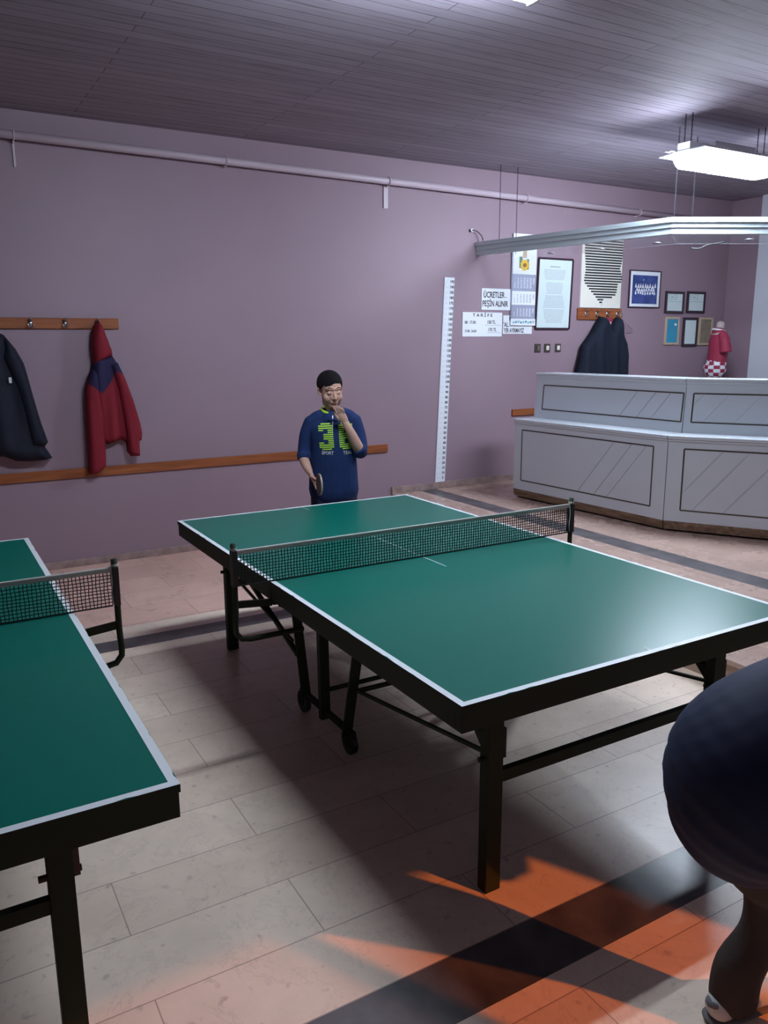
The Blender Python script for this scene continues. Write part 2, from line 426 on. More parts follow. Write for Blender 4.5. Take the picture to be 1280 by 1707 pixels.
struct('floor_platform', box(nb(), 3.21, X1, Y0, YW, -.1, ZP), 'plat')
struct('trim_6', box(nb(), 3.02, 3.21, Y0, YW, -.1, ZP), 'band')
struct('ceiling', box(nb(), X0-.1, X1+.1, Y0-.1, YW+.1, ZC, ZC+.1), 'ceil')
struct('wall_back', box(nb(), X0-.1, X1+.1, YW, YW+.12, -.1, ZC), 'wall')
struct('wall_left', box(nb(), X0-.1, X0, Y0, YW, -.1, ZC), 'wall')
struct('wall_right', box(nb(), X1, X1+.1, Y0, YW, -.1, ZC), 'wall')
struct('wall_pillar', box(nb(), 7.37, X1, 3.30, 4.47, ZP, ZC), 'wall_grey', bevel=.006)
bm = nb()                                     # near wall, behind the photographer, with one window opening
WX0, WX1, WZ0, WZ1 = -.35, 2.05, .85, 1.88
box(bm, X0-.1, WX0, Y0-.2, Y0, -.1, ZC); box(bm, WX1, X1+.1, Y0-.2, Y0, -.1, ZC)
box(bm, WX0, WX1, Y0-.2, Y0, -.1, WZ0); box(bm, WX0, WX1, Y0-.2, Y0, WZ1, ZC)
struct('wall_near', bm, 'wall')
wf = struct('window_1', box(box(box(box(nb(), WX0, WX0+.04, Y0-.12, Y0-.06, WZ0, WZ1), WX1-.04, WX1, Y0-.12, Y0-.06, WZ0, WZ1), WX0, WX1, Y0-.12, Y0-.06, WZ0, WZ0+.04), WX0, WX1, Y0-.12, Y0-.06, WZ1-.04, WZ1), 'enamel')
bm = nb(); box(bm, 1.15, 1.21, Y0-.12, Y0-.06, WZ0, WZ1); link('window_mullion', bm, 'enamel', wf)
link('window_pane', box(nb(), WX0+.04, 1.15, Y0-.092, Y0-.088, WZ0+.04, WZ1-.04), 'dim_pane', wf)  # unseen pane, made milky to weaken the sun patch on the left
link('window_pane', box(nb(), 1.21, WX1-.04, Y0-.092, Y0-.088, WZ0+.04, WZ1-.04), 'glass', wf)
struct('baseboard_left', box(nb(), X0, 2.228, YW-.015, YW, 0, .06), 'skirt', bevel=.003)
struct('baseboard_back', box(nb(), 2.70, X1, YW-.018, YW, ZP, ZP+.068), 'skirt', bevel=.003)

# ------------------------------------------------------------------ fluorescent lamps
def chain_up(t, x, y, z0, z1):
    bm = nb(); zz = z0; k = 0
    while zz < z1-.001:
        c = Vector((x, y, min(zz+.009, z1-.009)))
        ring = [c+Vector((math.cos(a)*.005*(k % 2), math.cos(a)*.005*(1-k % 2), math.sin(a)*.011)) for a in [2*math.pi*i/8 for i in range(9)]]
        tube(bm, ring, .0016, 5); zz += .017; k += 1
    return link('chain', bm, 'chain', t)
def lamp(x0, x1, y, z, label, wide=False):
    t = thing('fluorescent_lamp', label, 'lamp', ((x0+x1)/2, y, z))
    h = (x1-x0)/2
    if not wide:
        link('housing', box(nb(), -h-.01, h+.01, -.03, .03, .03, .075), 'enamel', t, bevel=.004)
        for s in (-1, 1):
            bm = nb(); cyl(bm, (0, s*.062, 0), (1, 0, 0), .019, (h-.02)*2, 12); link('tube', bm, 'tube', t, smooth=True)
            link('end_cap', box(nb(), s*h-.012, s*h+.012, -.085, .085, -.022, .05), 'enamel', t, bevel=.003)
        top = .075
    else:
        # deep glowing box added for the glare around the tubes, under a flat white tray, with a gear box on top
        bm = nb(); r = []
        for x, k in ((-h, .35), (-h+.02, .8), (-h+.06, 1), (h-.06, 1), (h-.02, .8), (h, .35)):
            r.append([bm.verts.new((x, yy*k, zz*(.5+.5*k))) for yy, zz in ((-.085, 0), (-.082, -.055), (-.05, -.098), (.05, -.098), (.082, -.055), (.085, 0))])
        for p, q in zip(r, r[1:]):
            for i in range(6): bm.faces.new((p[i], p[(i+1) % 6], q[(i+1) % 6], q[i]))
        bm.faces.new(r[0]); bm.faces.new(r[-1][::-1]); link('glare_box', bm, 'glare_box', t)
        link('tray', box(nb(), -h+.02, h+.01, -.21, .21, .003, .014), 'enamel', t, bevel=.003)
        link('housing', box(nb(), -h+.04, h-.02, -.055, .055, .0145, .075), 'enamel', t, bevel=.004)
        link('gear_cover', box(nb(), -.15, .32, -.03, .03, .0755, .115), 'enamel', t, bevel=.003)
        bm = nb(); tube(bm, catmull([(-h+.02, .02, -.01), (-h-.04, .03, .01), (-h-.09, .02, -.005), (-h-.13, .03, .0)], 3), .004, 6); link('loose_wire', bm, 'enamel', t, smooth=True)
        top = .075
    for e in (-1, 1):
        for q in (-.03, .03): chain_up(t, e*(h-.08), q, top, ZC-z)
    return t
lamp(.14, 1.36, 1.36, 3.23, 'lit fluorescent lamp hung over the whole-seen ping pong table, at the top edge')
lamp(3.80, 4.80, 2.635, 3.084, 'glaring white fluorescent lamp hanging on chains above the grey counter', True)

# ------------------------------------------------------------------ table tennis tables
W_, L_, T_ = 1.525, 2.74, .76
def pp_table(x, y, label, lx):
    t = thing('ping_pong_table', label, 'table', (x, y, 0), 0, 'green table tennis tables')
    rnd = random.Random(int(x*100))
    for h in (0, 1):
        a, b = (0, L_/2-.0025) if h == 0 else (L_/2+.0025, L_)
        tb = box(nb(), 0, W_, a, b, T_-.02, T_); tb.faces.ensure_lookup_table()
        for k, fc in enumerate(tb.faces): fc.material_index = 0 if k == 1 else 1
        top = link('tabletop', tb, ['green', 'frame'], t)
        # border line with chipped outer edge, plus thin centre line
        bm = nb(); z = T_+.0006; bw = .022
        def strip(p0, p1, inn):
            n = 60; va = []; vb = []
            for i in range(n+1):
                f = i/n; px = p0[0]+(p1[0]-p0[0])*f; py = p0[1]+(p1[1]-p0[1])*f
                chip = max(0, rnd.random()-.86)*.035 if 0 < i < n else 0
                va.append(bm.verts.new((px+inn[0]*chip, py+inn[1]*chip, z))); vb.append(bm.verts.new((px+inn[0]*bw, py+inn[1]*bw, z)))
            for i in range(n): bm.faces.new((va[i], va[i+1], vb[i+1], vb[i]))
        strip((0, a), (0, b), (1, 0)); strip((W_, a), (W_, b), (-1, 0))
        e = .0 if h == 0 else L_
        strip((bw, e), (W_-bw, e), (0, 1 if h == 0 else -1))
        link('border_line', bm, 'white', top)
        for p, q in (((.0, .045), (1.18, b)) if h == 0 else ((a, 1.86), (2.62, L_-.01))): link('centre_line', box(nb(), W_/2-.0018, W_/2+.0018, p, q, T_+.0002, T_+.0007), 'white', top)
        bm = nb(); c, d = (a+.004, b) if h == 0 else (a, b-.004)
        box(bm, .003, W_-.003, c, c+.03, T_-.085, T_-.02); box(bm, .003, W_-.003, d-.03, d, T_-.085, T_-.02)
        box(bm, .003, .033, c+.03, d-.03, T_-.085, T_-.02); box(bm, W_-.033, W_-.003, c+.03, d-.03, T_-.085, T_-.02)
        link('apron', bm, 'frame', t, bevel=.002)
        yl = .16 if h == 0 else L_-.16
        if lx > .2 and h == 0: yl = .24 if x < -1 else .16
        sg = 1 if h == 0 else -1
        for q in (lx, W_-lx):
            bm = nb(); box(bm, q-.03, q+.03, yl-.022, yl+.022, 0, T_-.08)
            lg = link('leg', bm, 'frame', t, bevel=.003)
            bm = nb(); bar(bm, (q, yl+sg*.02, .47), (q, yl+sg*.88, .34), .012, .012); link('brace', bm, 'frame', t)
            bm = nb(); bar(bm, (q, yl+sg*.02, .485), (q, yl+sg*.20, T_-.09), .022, .03); link('strut', bm, 'frame', t)
            bm = nb(); box(bm, q+.03, q+.045, yl-.015, yl+.015, .46, .56); cyl(bm, (q, yl, .47), (1, 0, 0), .009, .1, 10); link('hinge_plate', bm, 'rust' if x < -1 else 'frame', lg)
        bm = nb(); box(bm, lx+.03, W_-lx-.03, yl-.012, yl+.012, .375, .415); link('stretcher', bm, 'frame', t)
    # folding centre carriage with casters
    for q in (lx+.02, W_-lx-.02):
        bm = nb()
        bar(bm, (q, 1.74, T_-.085), (q, 1.60, .07), .012, .045, (1, 0, 0)); link('carriage_leg', bm, 'frame', t)
        bm = nb(); bar(bm, (q, 1.03, T_-.085), (q, 1.19, .07), .012, .045, (1, 0, 0)); link('carriage_leg', bm, 'frame', t)
        bm = nb(); bar(bm, (q, 1.415, T_-.085), (q, 1.405, .06), .045, .03); link('carriage_post', bm, 'frame', t)
        bm = nb(); bar(bm, (q, 2.55, .56), (q, 1.69, .27), .02, .02); link('brace', bm, 'frame', t)
        bm = nb(); bar(bm, (q, 1.12, .10), (q, 1.66, .10), .02, .025); link('base_bar', bm, 'frame', t)
        for yy in (1.16, 1.63):
            bm = nb(); cyl(bm, (q, yy, .055), (1, 0, 0), .055, .026, 24); wh = link('caster', bm, 'black', t, bevel=.003)
            bm = nb(); box(bm, q-.018, q-.013, yy-.02, yy+.02, .04, .1); box(bm, q+.013, q+.018, yy-.02, yy+.02, .04, .1); box(bm, q-.018, q+.018, yy-.02, yy+.02, .095, .1); link('fork', bm, 'frame', wh)
    for zz, yy in ((.205, 1.385), (.30, 1.12)):
        bm = nb(); bar(bm, (lx+.02, yy, zz), (W_-lx-.02, yy, zz), .016, .016); link('cross_rod', bm, 'frame', t)
    return t
pp_table(0, 0, 'green ping pong table in the middle of the room, the boy standing behind it', .235)
pp_table(-2.303, .01, 'green ping pong table at the left edge, only its right side in view', .245)

def net(x, y, label):
    t = thing('table_tennis_net', label, 'net', (x, y, T_), 0, 'table tennis nets')
    a, b = -.14, W_+.14; H = .1525
    bm = nb(); n = 130
    rr = random.Random(3)
    for i in range(n+1):
        px = a+(b-a)*i/n; ph = rr.random()*6
        pts = [(px+.0016*math.sin(ph+zz*70), -.0006, H-zz*.99) for zz in (0, .03, .06, .09, .12, .1475)]
        for p, q in zip(pts, pts[1:]): bar(bm, (p[0], p[1], p[2]), (q[0], q[1], q[2]), .0028, .0028)
    for k in range(1, 11):
        zz = .004+k*.0133
        for i in range(26):
            xa = a+(b-a)*i/26; xb = a+(b-a)*(i+1)/26
            bar(bm, (xa, 0, zz+.0012*math.sin(i*1.7+k)), (xb, 0, zz+.0012*math.sin((i+1)*1.7+k)), .0028, .0028)
    tube(bm, [(a, 0, .004), (b, 0, .004)], .003, 6)
    link('net_mesh', bm, 'net', t)
    bm = nb(); box(bm, a-.005, b+.005, -.0035, .0035, H-.016, H+.001); tube(bm, [(a-.01, 0, H), (b+.01, 0, H)], .0045, 8)
    link('top_tape', bm, 'tape', t)
    for s in (0, 1):
        sg = -1 if s == 0 else 1; px = a-.016 if s == 0 else b+.016
        bm = nb(); p = [(px, 0, H+.032), (px, 0, H-.02), (px, 0, -.10), (px+sg*.004, 0, -.17), (px+sg*.002, 0, -.20), (px-sg*.02, 0, -.228), (px-sg*.06, 0, -.235), (px-sg*.30, 0, -.235)]
        tube(bm, p, .012, 12); po = link('net_post', bm, 'frame', t, smooth=True)
        bm = nb(); box(bm, px-.011, px+.011, -.017, .017, .005, H+.004); link('sleeve', bm, 'black', po, bevel=.002)
        bm = nb(); cyl(bm, (px, 0, H+.010), (0, 0, 1), .0145, .008, 14); link('cord_wrap', bm, 'tape', po)
        bm = nb(); bar(bm, (px-sg*.16, 0, -.09), (px, 0, -.075), .012, .03); cyl(bm, (px-sg*.2, 0, -.10), (0, 0, 1), .012, .03, 10)
        bar(bm, (px-sg*.21, 0, -.09), (px-sg*.16, 0, -.09), .03, .02); link('clamp', bm, 'frame', po)
    bm = nb(); c = [(b+.0, -.006, H), (b+.002, -.010, .1), (b-.004, -.012, .05), (b+.003, -.008, .01)]
    tube(bm, catmull(c, 4), .002, 6); link('tie_cord', bm, 'tape', t)
    return t
net(0, L_/2, 'dark net with pale top tape stretched across the whole-seen ping pong table')
net(-2.303, L_/2+.01, 'dark net on the left table, its right post and cord in view')

# ------------------------------------------------------------------ counter (two units meeting at an angle)
def offset(path, d):
    """offset a polyline in plan to its back side by d (mitred)"""
    out = []
    for i, p in enumerate(path):
        ns = []
        for a, b in ((i-1, i), (i, i+1)):
            if a < 0 or b >= len(path): continue
            e = (Vector(path[b])-Vector(path[a])).normalized(); ns.append(Vector((-e.y, e.x)))
        m = ns[0] if len(ns) == 1 else (ns[0]+ns[1])/(1+ns[0].dot(ns[1]))
        out.append(Vector(p)+m*d)
    return out
CA, CK, CR = (3.60, 4.16), (3.685, 2.46), (4.72, .75)
CP = [CA, CK, CR]
def seg_prism(bm, i, d0, d1, z0, z1, d0t=None, trim=(0, 0), path=CP):
    """block along path segment i between back offsets d0..d1; d0t = front offset at the top (lean)"""
    f0 = offset(path, d0); f1 = offset(path, d1); t0 = offset(path, d0 if d0t is None else d0t)
    a, b = i, i+1
    ex = (Vector(path[b])-Vector(path[a])).normalized()
    def P(arr, k):
        v = Vector(arr[k]); v = v+ex*(trim[0] if k == a else -trim[1]); return v
    lo = [P(f0, a), P(f0, b), P(f1, b), P(f1, a)]; hi = [P(t0, a), P(t0, b), P(f1, b), P(f1, a)]
    v = [bm.verts.new((*p, z0)) for p in lo]+[bm.verts.new((*p, z1)) for p in hi]
    for q in ((0, 3, 2, 1), (4, 5, 6, 7), (0, 1, 5, 4), (1, 2, 6, 5), (2, 3, 7, 6), (3, 0, 4, 7)): bm.faces.new([v[k] for k in q])
    return bm
def face_line(bm, i, d_lo, d_hi, zl, zh, u0, za, u1, zb, wdt):
    """thin strip on the front of segment i from (u0,za) to (u1,zb); u metres along the front"""
    def P(u, z, out):
        f = (z-zl)/(zh-zl); d = d_lo+(d_hi-d_lo)*f-out; o = offset(CP, d)
        e = (Vector(CP[i+1])-Vector(CP[i])).normalized()
        q = Vector(o[i])+e*u; return Vector((*q, z))
    a = P(u0, za, 0); b = P(u1, zb, 0); nrm = (P(u0, za, .01)-a).normalized()
    bar(bm, a, b, .004, wdt, up=nrm.cross(b-a).normalized() if True else (0, 0, 1)); return bm
def counter(i, label):
    ln = (Vector(CP[i+1])-Vector(CP[i])).length
    t = thing('counter_unit', label, 'counter', (0, 0, 0), 0, 'grey reception counter units')
    g = .003; tr = (0, g) if i == 0 else (g, 0)
    body = link('lower_cabinet', seg_prism(nb(), i, 0, .55, .385, 1.0, trim=tr), 'lam', t)
    bm = nb()
    for z, d in ((.370, .003), (.352, .008), (.334, .012)): seg_prism(bm, i, d, .5, z-.016, z+.015-.0006, trim=tr)
    link('base_boards', bm, 'ply', t)
    link('plinth', seg_prism(nb(), i, .06, .48, ZP, .318, trim=tr), 'black', t)
    bm = nb(); seg_prism(bm, i, -.022, .56, 1.018, 1.042, trim=tr); seg_prism(bm, i, -.012, .56, 1.0, 1.0175, trim=tr)
    link('ledge', bm, 'lam', t, bevel=.002)
    up = link('upper_cabinet', seg_prism(nb(), i, .235, .50, 1.042, 1.415, d0t=.262, trim=tr), 'lam', t)
    bm = nb(); seg_prism(bm, i, .245, .52, 1.436, 1.456, trim=tr); seg_prism(bm, i, .253, .51, 1.415, 1.4355, trim=tr)
    link('top_moulding', bm, 'lam', t, bevel=.002)
    # raised frames of dark inlay on both fronts
    u0 = .10; u1 = ln-.13 if i == 0 else 1.62
    s = (Vector(offset(CP, .25)[i])-Vector(CP[i])).dot((Vector(CP[i+1])-Vector(CP[i])).normalized())
    if i == 1: u0 = .12
    for nm, par, dl, dh, zl, zh, za, zb in (('lower_frame', body, 0, 0, .385, 1.0, .475, .945), ('upper_frame', up, .235, .262, 1.042, 1.415, 1.125, 1.345)):
        bm = nb(); a, b = (u0, u1)
        if par is up and i == 0: b = u1+.05
        if par is up and i == 1: a = .06
        for q in ((a, za, b, za), (a, zb, b, zb), (a, za, a, zb), (b, za, b, zb)): face_line(bm, i, dl, dh, zl, zh, *q, .011)
        link(nm, bm, 'inlay', par)
        bm = nb(); hgt = zb-za
        st = ([b-.16, b-.30, b-.48] if i == 0 else [a+.10, a+.28, a+.50, a+.92, a+1.1])
        for q in st:
            k = 1.25
            za2 = za+.02; x0 = q-hgt/k*.75; x1 = q+hgt/k*.25
            if i == 1: x0, x1 = q-.2, q+hgt/k-.2
            ea, eb = za, zb
            if x1 > b: eb = za+(zb-za)*(b-x0)/(x1-x0); x1 = b
            if x0 < a: ea = za+(zb-za)*(a-x0)/(x1-x0); x0 = a
            face_line(bm, i, dl, dh, zl, zh, x0, ea, x1, eb, .0022)
        link('diagonal_lines', bm, 'steel', par)
    return t
counter(0, 'long grey counter unit facing the tables, nearest the wall signs')
counter(1, 'grey counter unit angled away to the right edge of the view')

# canopy over the counter
CPATH = [(3.662, YW-.004), (4.075, 2.90), (6.05, 1.84)]
cn = thing('canopy', 'pale grey ceiling-hung canopy with stepped edge and milky plexiglass over the counter', 'canopy')
for i in (0, 1):
    bm = nb()
    seg_prism(bm, i, -.012, .05, 2.652, 2.69, path=CPATH); seg_prism(bm, i, 0, .05, 2.614, 2.6515, path=CPATH)
    seg_prism(bm, i, .010, .05, 2.566, 2.6135, path=CPATH)
    link('fascia', bm, 'pvc', cn, bevel=.002)
    pl = link('plexiglass_sheet', seg_prism(nb(), i, .052, .70, 2.570, 2.575, path=CPATH), 'plexi', cn)
for q in ((4.17, 4.387), (4.34, 3.91), (4.44, 3.36), (4.94, 2.825)):
    bm = nb(); tube(bm, [(q[0], q[1], 2.562), (q[0], q[1], 2.5695)], .035, 20); dl = link('downlight', bm, 'steel', cn, smooth=False)
    bm = nb(); tube(bm, [(q[0], q[1], 2.560), (q[0], q[1], 2.5618)], .022, 16); link('downlight_lens', bm, 'black', dl)
for q in ((3.74, 4.64), (3.96, 4.66), (4.12, 2.92), (4.50, 3.06), (5.9, 1.95)):
    bm = nb(); zz = 2.69 if q[0] not in (3.96, 4.50) else 2.575; k = 0
    while zz < ZC-.004:
        c = Vector((q[0], q[1], zz+.010))
        ring = [c+Vector((math.cos(a)*.005*(k % 2), math.cos(a)*.005*(1-k % 2), math.sin(a)*.0135)) for a in [2*math.pi*j/6 for j in range(7)]]
        tube(bm, ring, .0018, 4); zz += .0215; k += 1
    link('chain', bm, 'chain', cn)
bm = nb(); tube(bm, catmull([(4.93, 3.06, 2.57), (4.87, 3.09, 2.556), (4.80, 3.13, 2.545), (4.74, 3.16, 2.515), (4.68, 3.20, 2.520)], 4), .007, 8)
tag(link('cable_stub', bm, 'black', None, smooth=True), 'short dark cable stub poking out under the canopy where its edge turns', 'cable')
bm = nb(); tube(bm, catmull([(3.585, YW-.01, 2.792), (3.60, YW-.03, 2.795), (3.65, YW-.04, 2.785), (3.70, YW-.05, 2.74), (3.705, YW-.06, 2.70)], 4), .005, 8)
hk = tag(link('wall_cable', bm, 'black', None, smooth=True), 'black cable looping from a wall hook down to the left end of the canopy', 'cable')
bm = nb(); cyl(bm, (3.60, YW-.015, 2.795), (0, 1, 0), .016, .03, 12); link('hook', bm, 'steel', hk)

# ------------------------------------------------------------------ heating pipe along the wall
pz = lambda x: 3.178-.0105*(x+.4)
pt = tag(link('heating_pipe', tube(nb(), [(X0, YW-.062, pz(X0)), (X1, YW-.062, pz(X1))], .030, 16), 'pipe', None, smooth=True), 'mauve painted heating pipe running along the back wall under the ceiling', 'pipe')
for x, dn in ((-.41, .17), (1.139, .0), (2.647, .19), (4.225, .0), (5.812, .05)):
    bm = nb(); z = pz(x)
    ring = [(x, YW-.062+math.cos(a)*.034, z+math.sin(a)*.034) for a in [2*math.pi*i/16 for i in range(17)]]
    tube(bm, ring, .006, 6)
    box(bm, x-.006, x+.006, YW-.04, YW-.0005, z-.045, z-.03)
    if dn > .06: box(bm, x-(.007 if dn < .18 else .022), x+(.007 if dn < .18 else .022), YW-.012, YW-.0005, z-.03-dn, z-.03)
    link('bracket', bm, 'pipe', pt)

# ------------------------------------------------------------------ wooden wall boards and hooks
def hook(x, z, parent, y=YW-.022):
    bm = nb(); box(bm, x-.013, x+.013, y-.005, y, z-.028, z+.03)
    tube(bm, catmull([(x, y-.004, z+.012), (x, y-.03, z+.02), (x, y-.05, z+.035)], 3), .005, 8); ball(bm, (x, y-.05, z+.037), .008)
    for s in (-1, 1):
        tube(bm, catmull([(x, y-.004, z-.012), (x+s*.012, y-.025, z-.026), (x+s*.02, y-.036, z-.01)], 3), .0042, 8); ball(bm, (x+s*.02, y-.036, z-.008), .0065)
    return link('hook', bm, 'chrome', parent, smooth=True)
rk = thing('coat_rack', 'brown wooden coat board with chrome hooks above the two hanging jackets', 'coat rack', (0, 0, 0), 0, 'wall coat boards')
link('board', box(nb(), -2.1, .225, YW-.022, YW-.0005, 1.855, 1.935), 'rail', rk, bevel=.003)
for x in (-1.7, -1.3, -.88, -.41, -.168, .062): hook(x, 1.893, rk)
lr = tag(link('wall_rail', box(nb(), X0+.01, 2.653, YW-.020, YW-.0005, .715, .79), 'rail', None, bevel=.003), 'long low brown wooden rail on the wall behind the boy', 'rail', 'low wooden wall rails')
lr2 = tag(link('wall_rail', box(nb(), 4.165, 7.1, YW-.020, YW-.0005, .985, 1.05), 'rail', None, bevel=.003), 'brown wooden wall rail, only its left end showing beside the counter', 'rail', 'low wooden wall rails')
r2 = thing('coat_rack', 'short brown wooden coat board under the striped poster', 'coat rack', (0, 0, 0), 0, 'wall coat boards')
link('board', box(nb(), 5.02, 5.675, YW-.022, YW-.0005, 1.972, 2.091), 'rail', r2, bevel=.003)
for x in (5.13, 5.29, 5.45, 5.60): hook(x, 2.035, r2)

# ------------------------------------------------------------------ hanging clothes
def folds(f, a, ph=0, sl=0):
    return lambda x, z: a*(math.sin((x+sl*z)*f+ph)+.5*math.sin((x-sl*z)*f*1.9+z*5+ph*2))
# red and navy hooded jacket
yb = YW-.03
rj = thing('jacket', 'red hooded jacket with navy yoke, its long sleeve reaching past the low rail', 'jacket')
body = [(.005, 1.64), (.15, 1.66), (.20, 1.57), (.235, 1.42), (.25, 1.2), (.245, 1.0), (.21, .97), (.17, 1.0), (.135, .985), (.07, .965), (.02, .985), (-.01, 1.05), (-.02, 1.3), (-.02, 1.5)]
yokep = [(-.05, 1.605), (.015, 1.60), (.09, 1.645), (.17, 1.67), (.26, 1.62), (.24, 1.50), (.155, 1.535), (.125, 1.46), (.045, 1.37), (-.005, 1.41), (-.05, 1.44)]
puff('body', body, .075, ['red', 'yoke'], rj, .014, .05, folds(34, .010, 1, .1), y0=yb, yokes=[yokep])
hood = [(.045, 1.905), (.075, 1.915), (.095, 1.88), (.12, 1.80), (.15, 1.70), (.155, 1.655), (.10, 1.625), (.02, 1.59), (.002, 1.62), (-.005, 1.72), (.01, 1.83)]
puff('hood', hood, .095, ['red'], rj, .013, .045, folds(40, .006), y0=yb-.004)
sl1 = [(.115, 1.60), (.185, 1.60), (.235, 1.47), (.285, 1.30), (.325, 1.12), (.335, 1.04), (.325, .985), (.31, .985), (.305, .86), (.235, .862), (.205, .90), (.20, 1.0), (.185, 1.2), (.165, 1.40)]
puff('sleeve', sl1, .07, ['red', 'yoke'], rj, .013, .04, folds(20, .006, 2, .4), y0=yb-.035, yokes=[yokep])
sl2 = [(-.005, 1.56), (.03, 1.52), (.035, 1.35), (.05, 1.15), (.045, .92), (.04, .80), (.01, .775), (-.03, .745), (-.085, .74), (-.10, .78), (-.09, 1.0), (-.085, 1.2), (-.075, 1.40), (-.035, 1.52)]
puff('sleeve', sl2, .07, ['red', 'yoke'], rj, .013, .04, folds(18, .006, 4, .3), y0=yb-.03, yokes=[yokep])
# dark padded coat at the left edge
nj = thing('coat', 'dark navy coat hanging at the left edge of the wall, small white label', 'coat')
co = [(-.97, 1.83), (-.88, 1.90), (-.76, 1.88), (-.67, 1.845), (-.60, 1.81), (-.53, 1.71), (-.485, 1.61), (-.478, 1.58), (-.44, 1.36), (-.405, 1.16), (-.368, 1.02), (-.395, .985), (-.345, .89), (-.40, .875), (-.50, .875), (-.60, .885), (-.68, .925), (-.80, .93), (-.95, .90), (-1.15, .90), (-1.22, 1.2), (-1.13, 1.6)]
puff('body', co, .13, ['coatn'], nj, .024, .09, folds(22, .012, 0, .15), y0=yb)
sl3 = [(-.60, 1.80), (-.545, 1.72), (-.49, 1.60), (-.45, 1.36), (-.41, 1.16), (-.375, 1.02), (-.40, .99), (-.50, 1.0), (-.53, 1.2), (-.57, 1.45), (-.64, 1.65)]
puff('sleeve', sl3, .08, ['coatn'], nj, .02, .05, folds(26, .006, 0, .2), y0=yb-.07)
link('label_patch', box(nb(), -.610, -.592, yb-.168, yb-.155, 1.47, 1.51), 'print_w', nj)
# black coat over the counter on the short board
bj = thing('coat', 'black coat with a red neck label hanging from the short board behind the counter', 'coat')
ca = [(5.30, 2.01), (5.37, 2.00), (5.42, 1.96), (5.46, 1.86), (5.50, 1.96), (5.55, 2.0), (5.60, 2.0), (5.635, 1.93), (5.645, 1.82), (5.69, 1.72), (5.715, 1.60), (5.73, 1.30), (5.70, .98), (5.05, .98), (4.93, 1.25), (5.0, 1.50), (5.05, 1.70), (5.17, 1.83), (5.24, 1.93)]
puff('body', ca, .11, ['coatb'], bj, .022, .07, folds(30, .012, .6), y0=yb-.012)
puff('lining', [(5.36, 1.99), (5.54, 1.99), (5.50, 1.86), (5.46, 1.80), (5.41, 1.86)], .02, ['shirt'], bj, .02, .03, y0=yb)
link('neck_label', box(nb(), 5.435, 5.475, yb-.032, yb-.028, 1.91, 1.95), 'print_w', bj)
bm = nb(); hx, hz = 5.70, 1.90
tube(bm, catmull([(5.60, YW-.06, 2.03), (5.62, YW-.06, 2.06), (5.65, YW-.06, 2.03), (5.66, YW-.05, 1.99), (5.66, YW-.05, 1.97)], 3), .003, 6)
for p, q in (((5.66, 1.97), (5.84, 1.86)), ((5.84, 1.86), (5.56, 1.84)), ((5.56, 1.84), (5.66, 1.97))): tube(bm, [(p[0], YW-.05, p[1]), (q[0], YW-.05, q[1])], .003, 6)
tag(link('wire_hanger', bm, 'steel', None), 'empty thin wire hanger beside the black coat on the short board', 'hanger')

# ------------------------------------------------------------------ height chart
hc = thing('height_chart', 'tall white height ruler with centimetre numbers standing against the wall', 'ruler', (3.25, YW, 0))
# slightly out of plumb
slope = .046
bm = nb(); z0, z1 = .357, 2.35
q = [(-.045, z0), (.070, z0), (.070+(z1-z0)*slope, z1), (-.045+(z1-z0)*slope, z1)]
slab('board', q, -.012, -.0005, 'paper', hc)
bm = nb(); bt = nb()
for k in range(1, 40):
    z = z0+(z1-z0)*k/39.8; xo = (z-z0)*slope
    box(bt, -.03+xo, .0+xo, -.0128, -.0119, z-.0012, z+.0012)
    for j in range(1, 5):
        zz = z-j*.01; xx = (zz-z0)*slope; box(bt, -.042+xx, -.032+xx, -.0128, -.0119, zz-.0006, zz+.0006)
    bm = nb(); wall_text(text_bm(str(k*5), .034, bold=.0012), bm, .043+xo, -.0125, z); link('numeral', bm, 'ink', hc)
link('tick_marks', bt, 'greyink', hc)

# ------------------------------------------------------------------ notices
def notice(name, x0, x1, z0, z1, lines, label, cat='sign', m='paper', y=YW, skew=0):
    t = thing(name, label, cat, ((x0+x1)/2, y, (z0+z1)/2))
    h, v = (x1-x0)/2, (z1-z0)/2
    slab('panel', [(-h, -v), (h, -v+skew), (h, v+skew), (-h, v)], -.008, -.0005, m, t)
    bm = nb()
    for s, size, x, z, al, sx in lines: wall_text(text_bm(s, size, align=al, sx=sx, bold=size*.022), bm, x, -.0085, z)
    if lines: link('lettering', bm, 'ink', t)
    return t
notice('wall_sign', 3.745, 4.16, 2.055, 2.262, [('ÜCRETLER .', .080, -.188, .040, 'LEFT', .70), ('PEŞİN ALINIR', .078, -.200, -.045, 'LEFT', .67)], 'white sign reading ücretler peşin alınır, partly behind the calendar')
pb = notice('price_board', 3.515, 4.006, 1.795, 2.03, [('T A R İ F E', .042, .0, .088, 'CENTER', 1.25), ('08  17.00', .040, -.22, .018, 'LEFT', .9), ('17.00  24.00', .034, -.22, -.066, 'LEFT', .85), ('150 TL', .046, .055, .022, 'LEFT', .8), ('175 TL', .046, .07, -.052, 'LEFT', .8)], 'white price list board with two lines of hours and prices')
bm = nb(); box(bm, .03, .23, -.0092, -.008, -.008, -.004); box(bm, .06, .23, -.0092, -.008, -.082, -.078); link('rule_lines', bm, 'greyink', pb)
notice('wall_sign', 4.02, 4.40, 1.822, 2.005, [('K', .062, -.115, .058, 'LEFT', .75), ("'AL", .062, -.185, -.003, 'LEFT', .75), ('YER AYIRMAYIZ', .062, -.180, -.060, 'LEFT', .60)], 'white sign ending yer ayırmayız, mostly hidden by the calendar foot', y=YW)

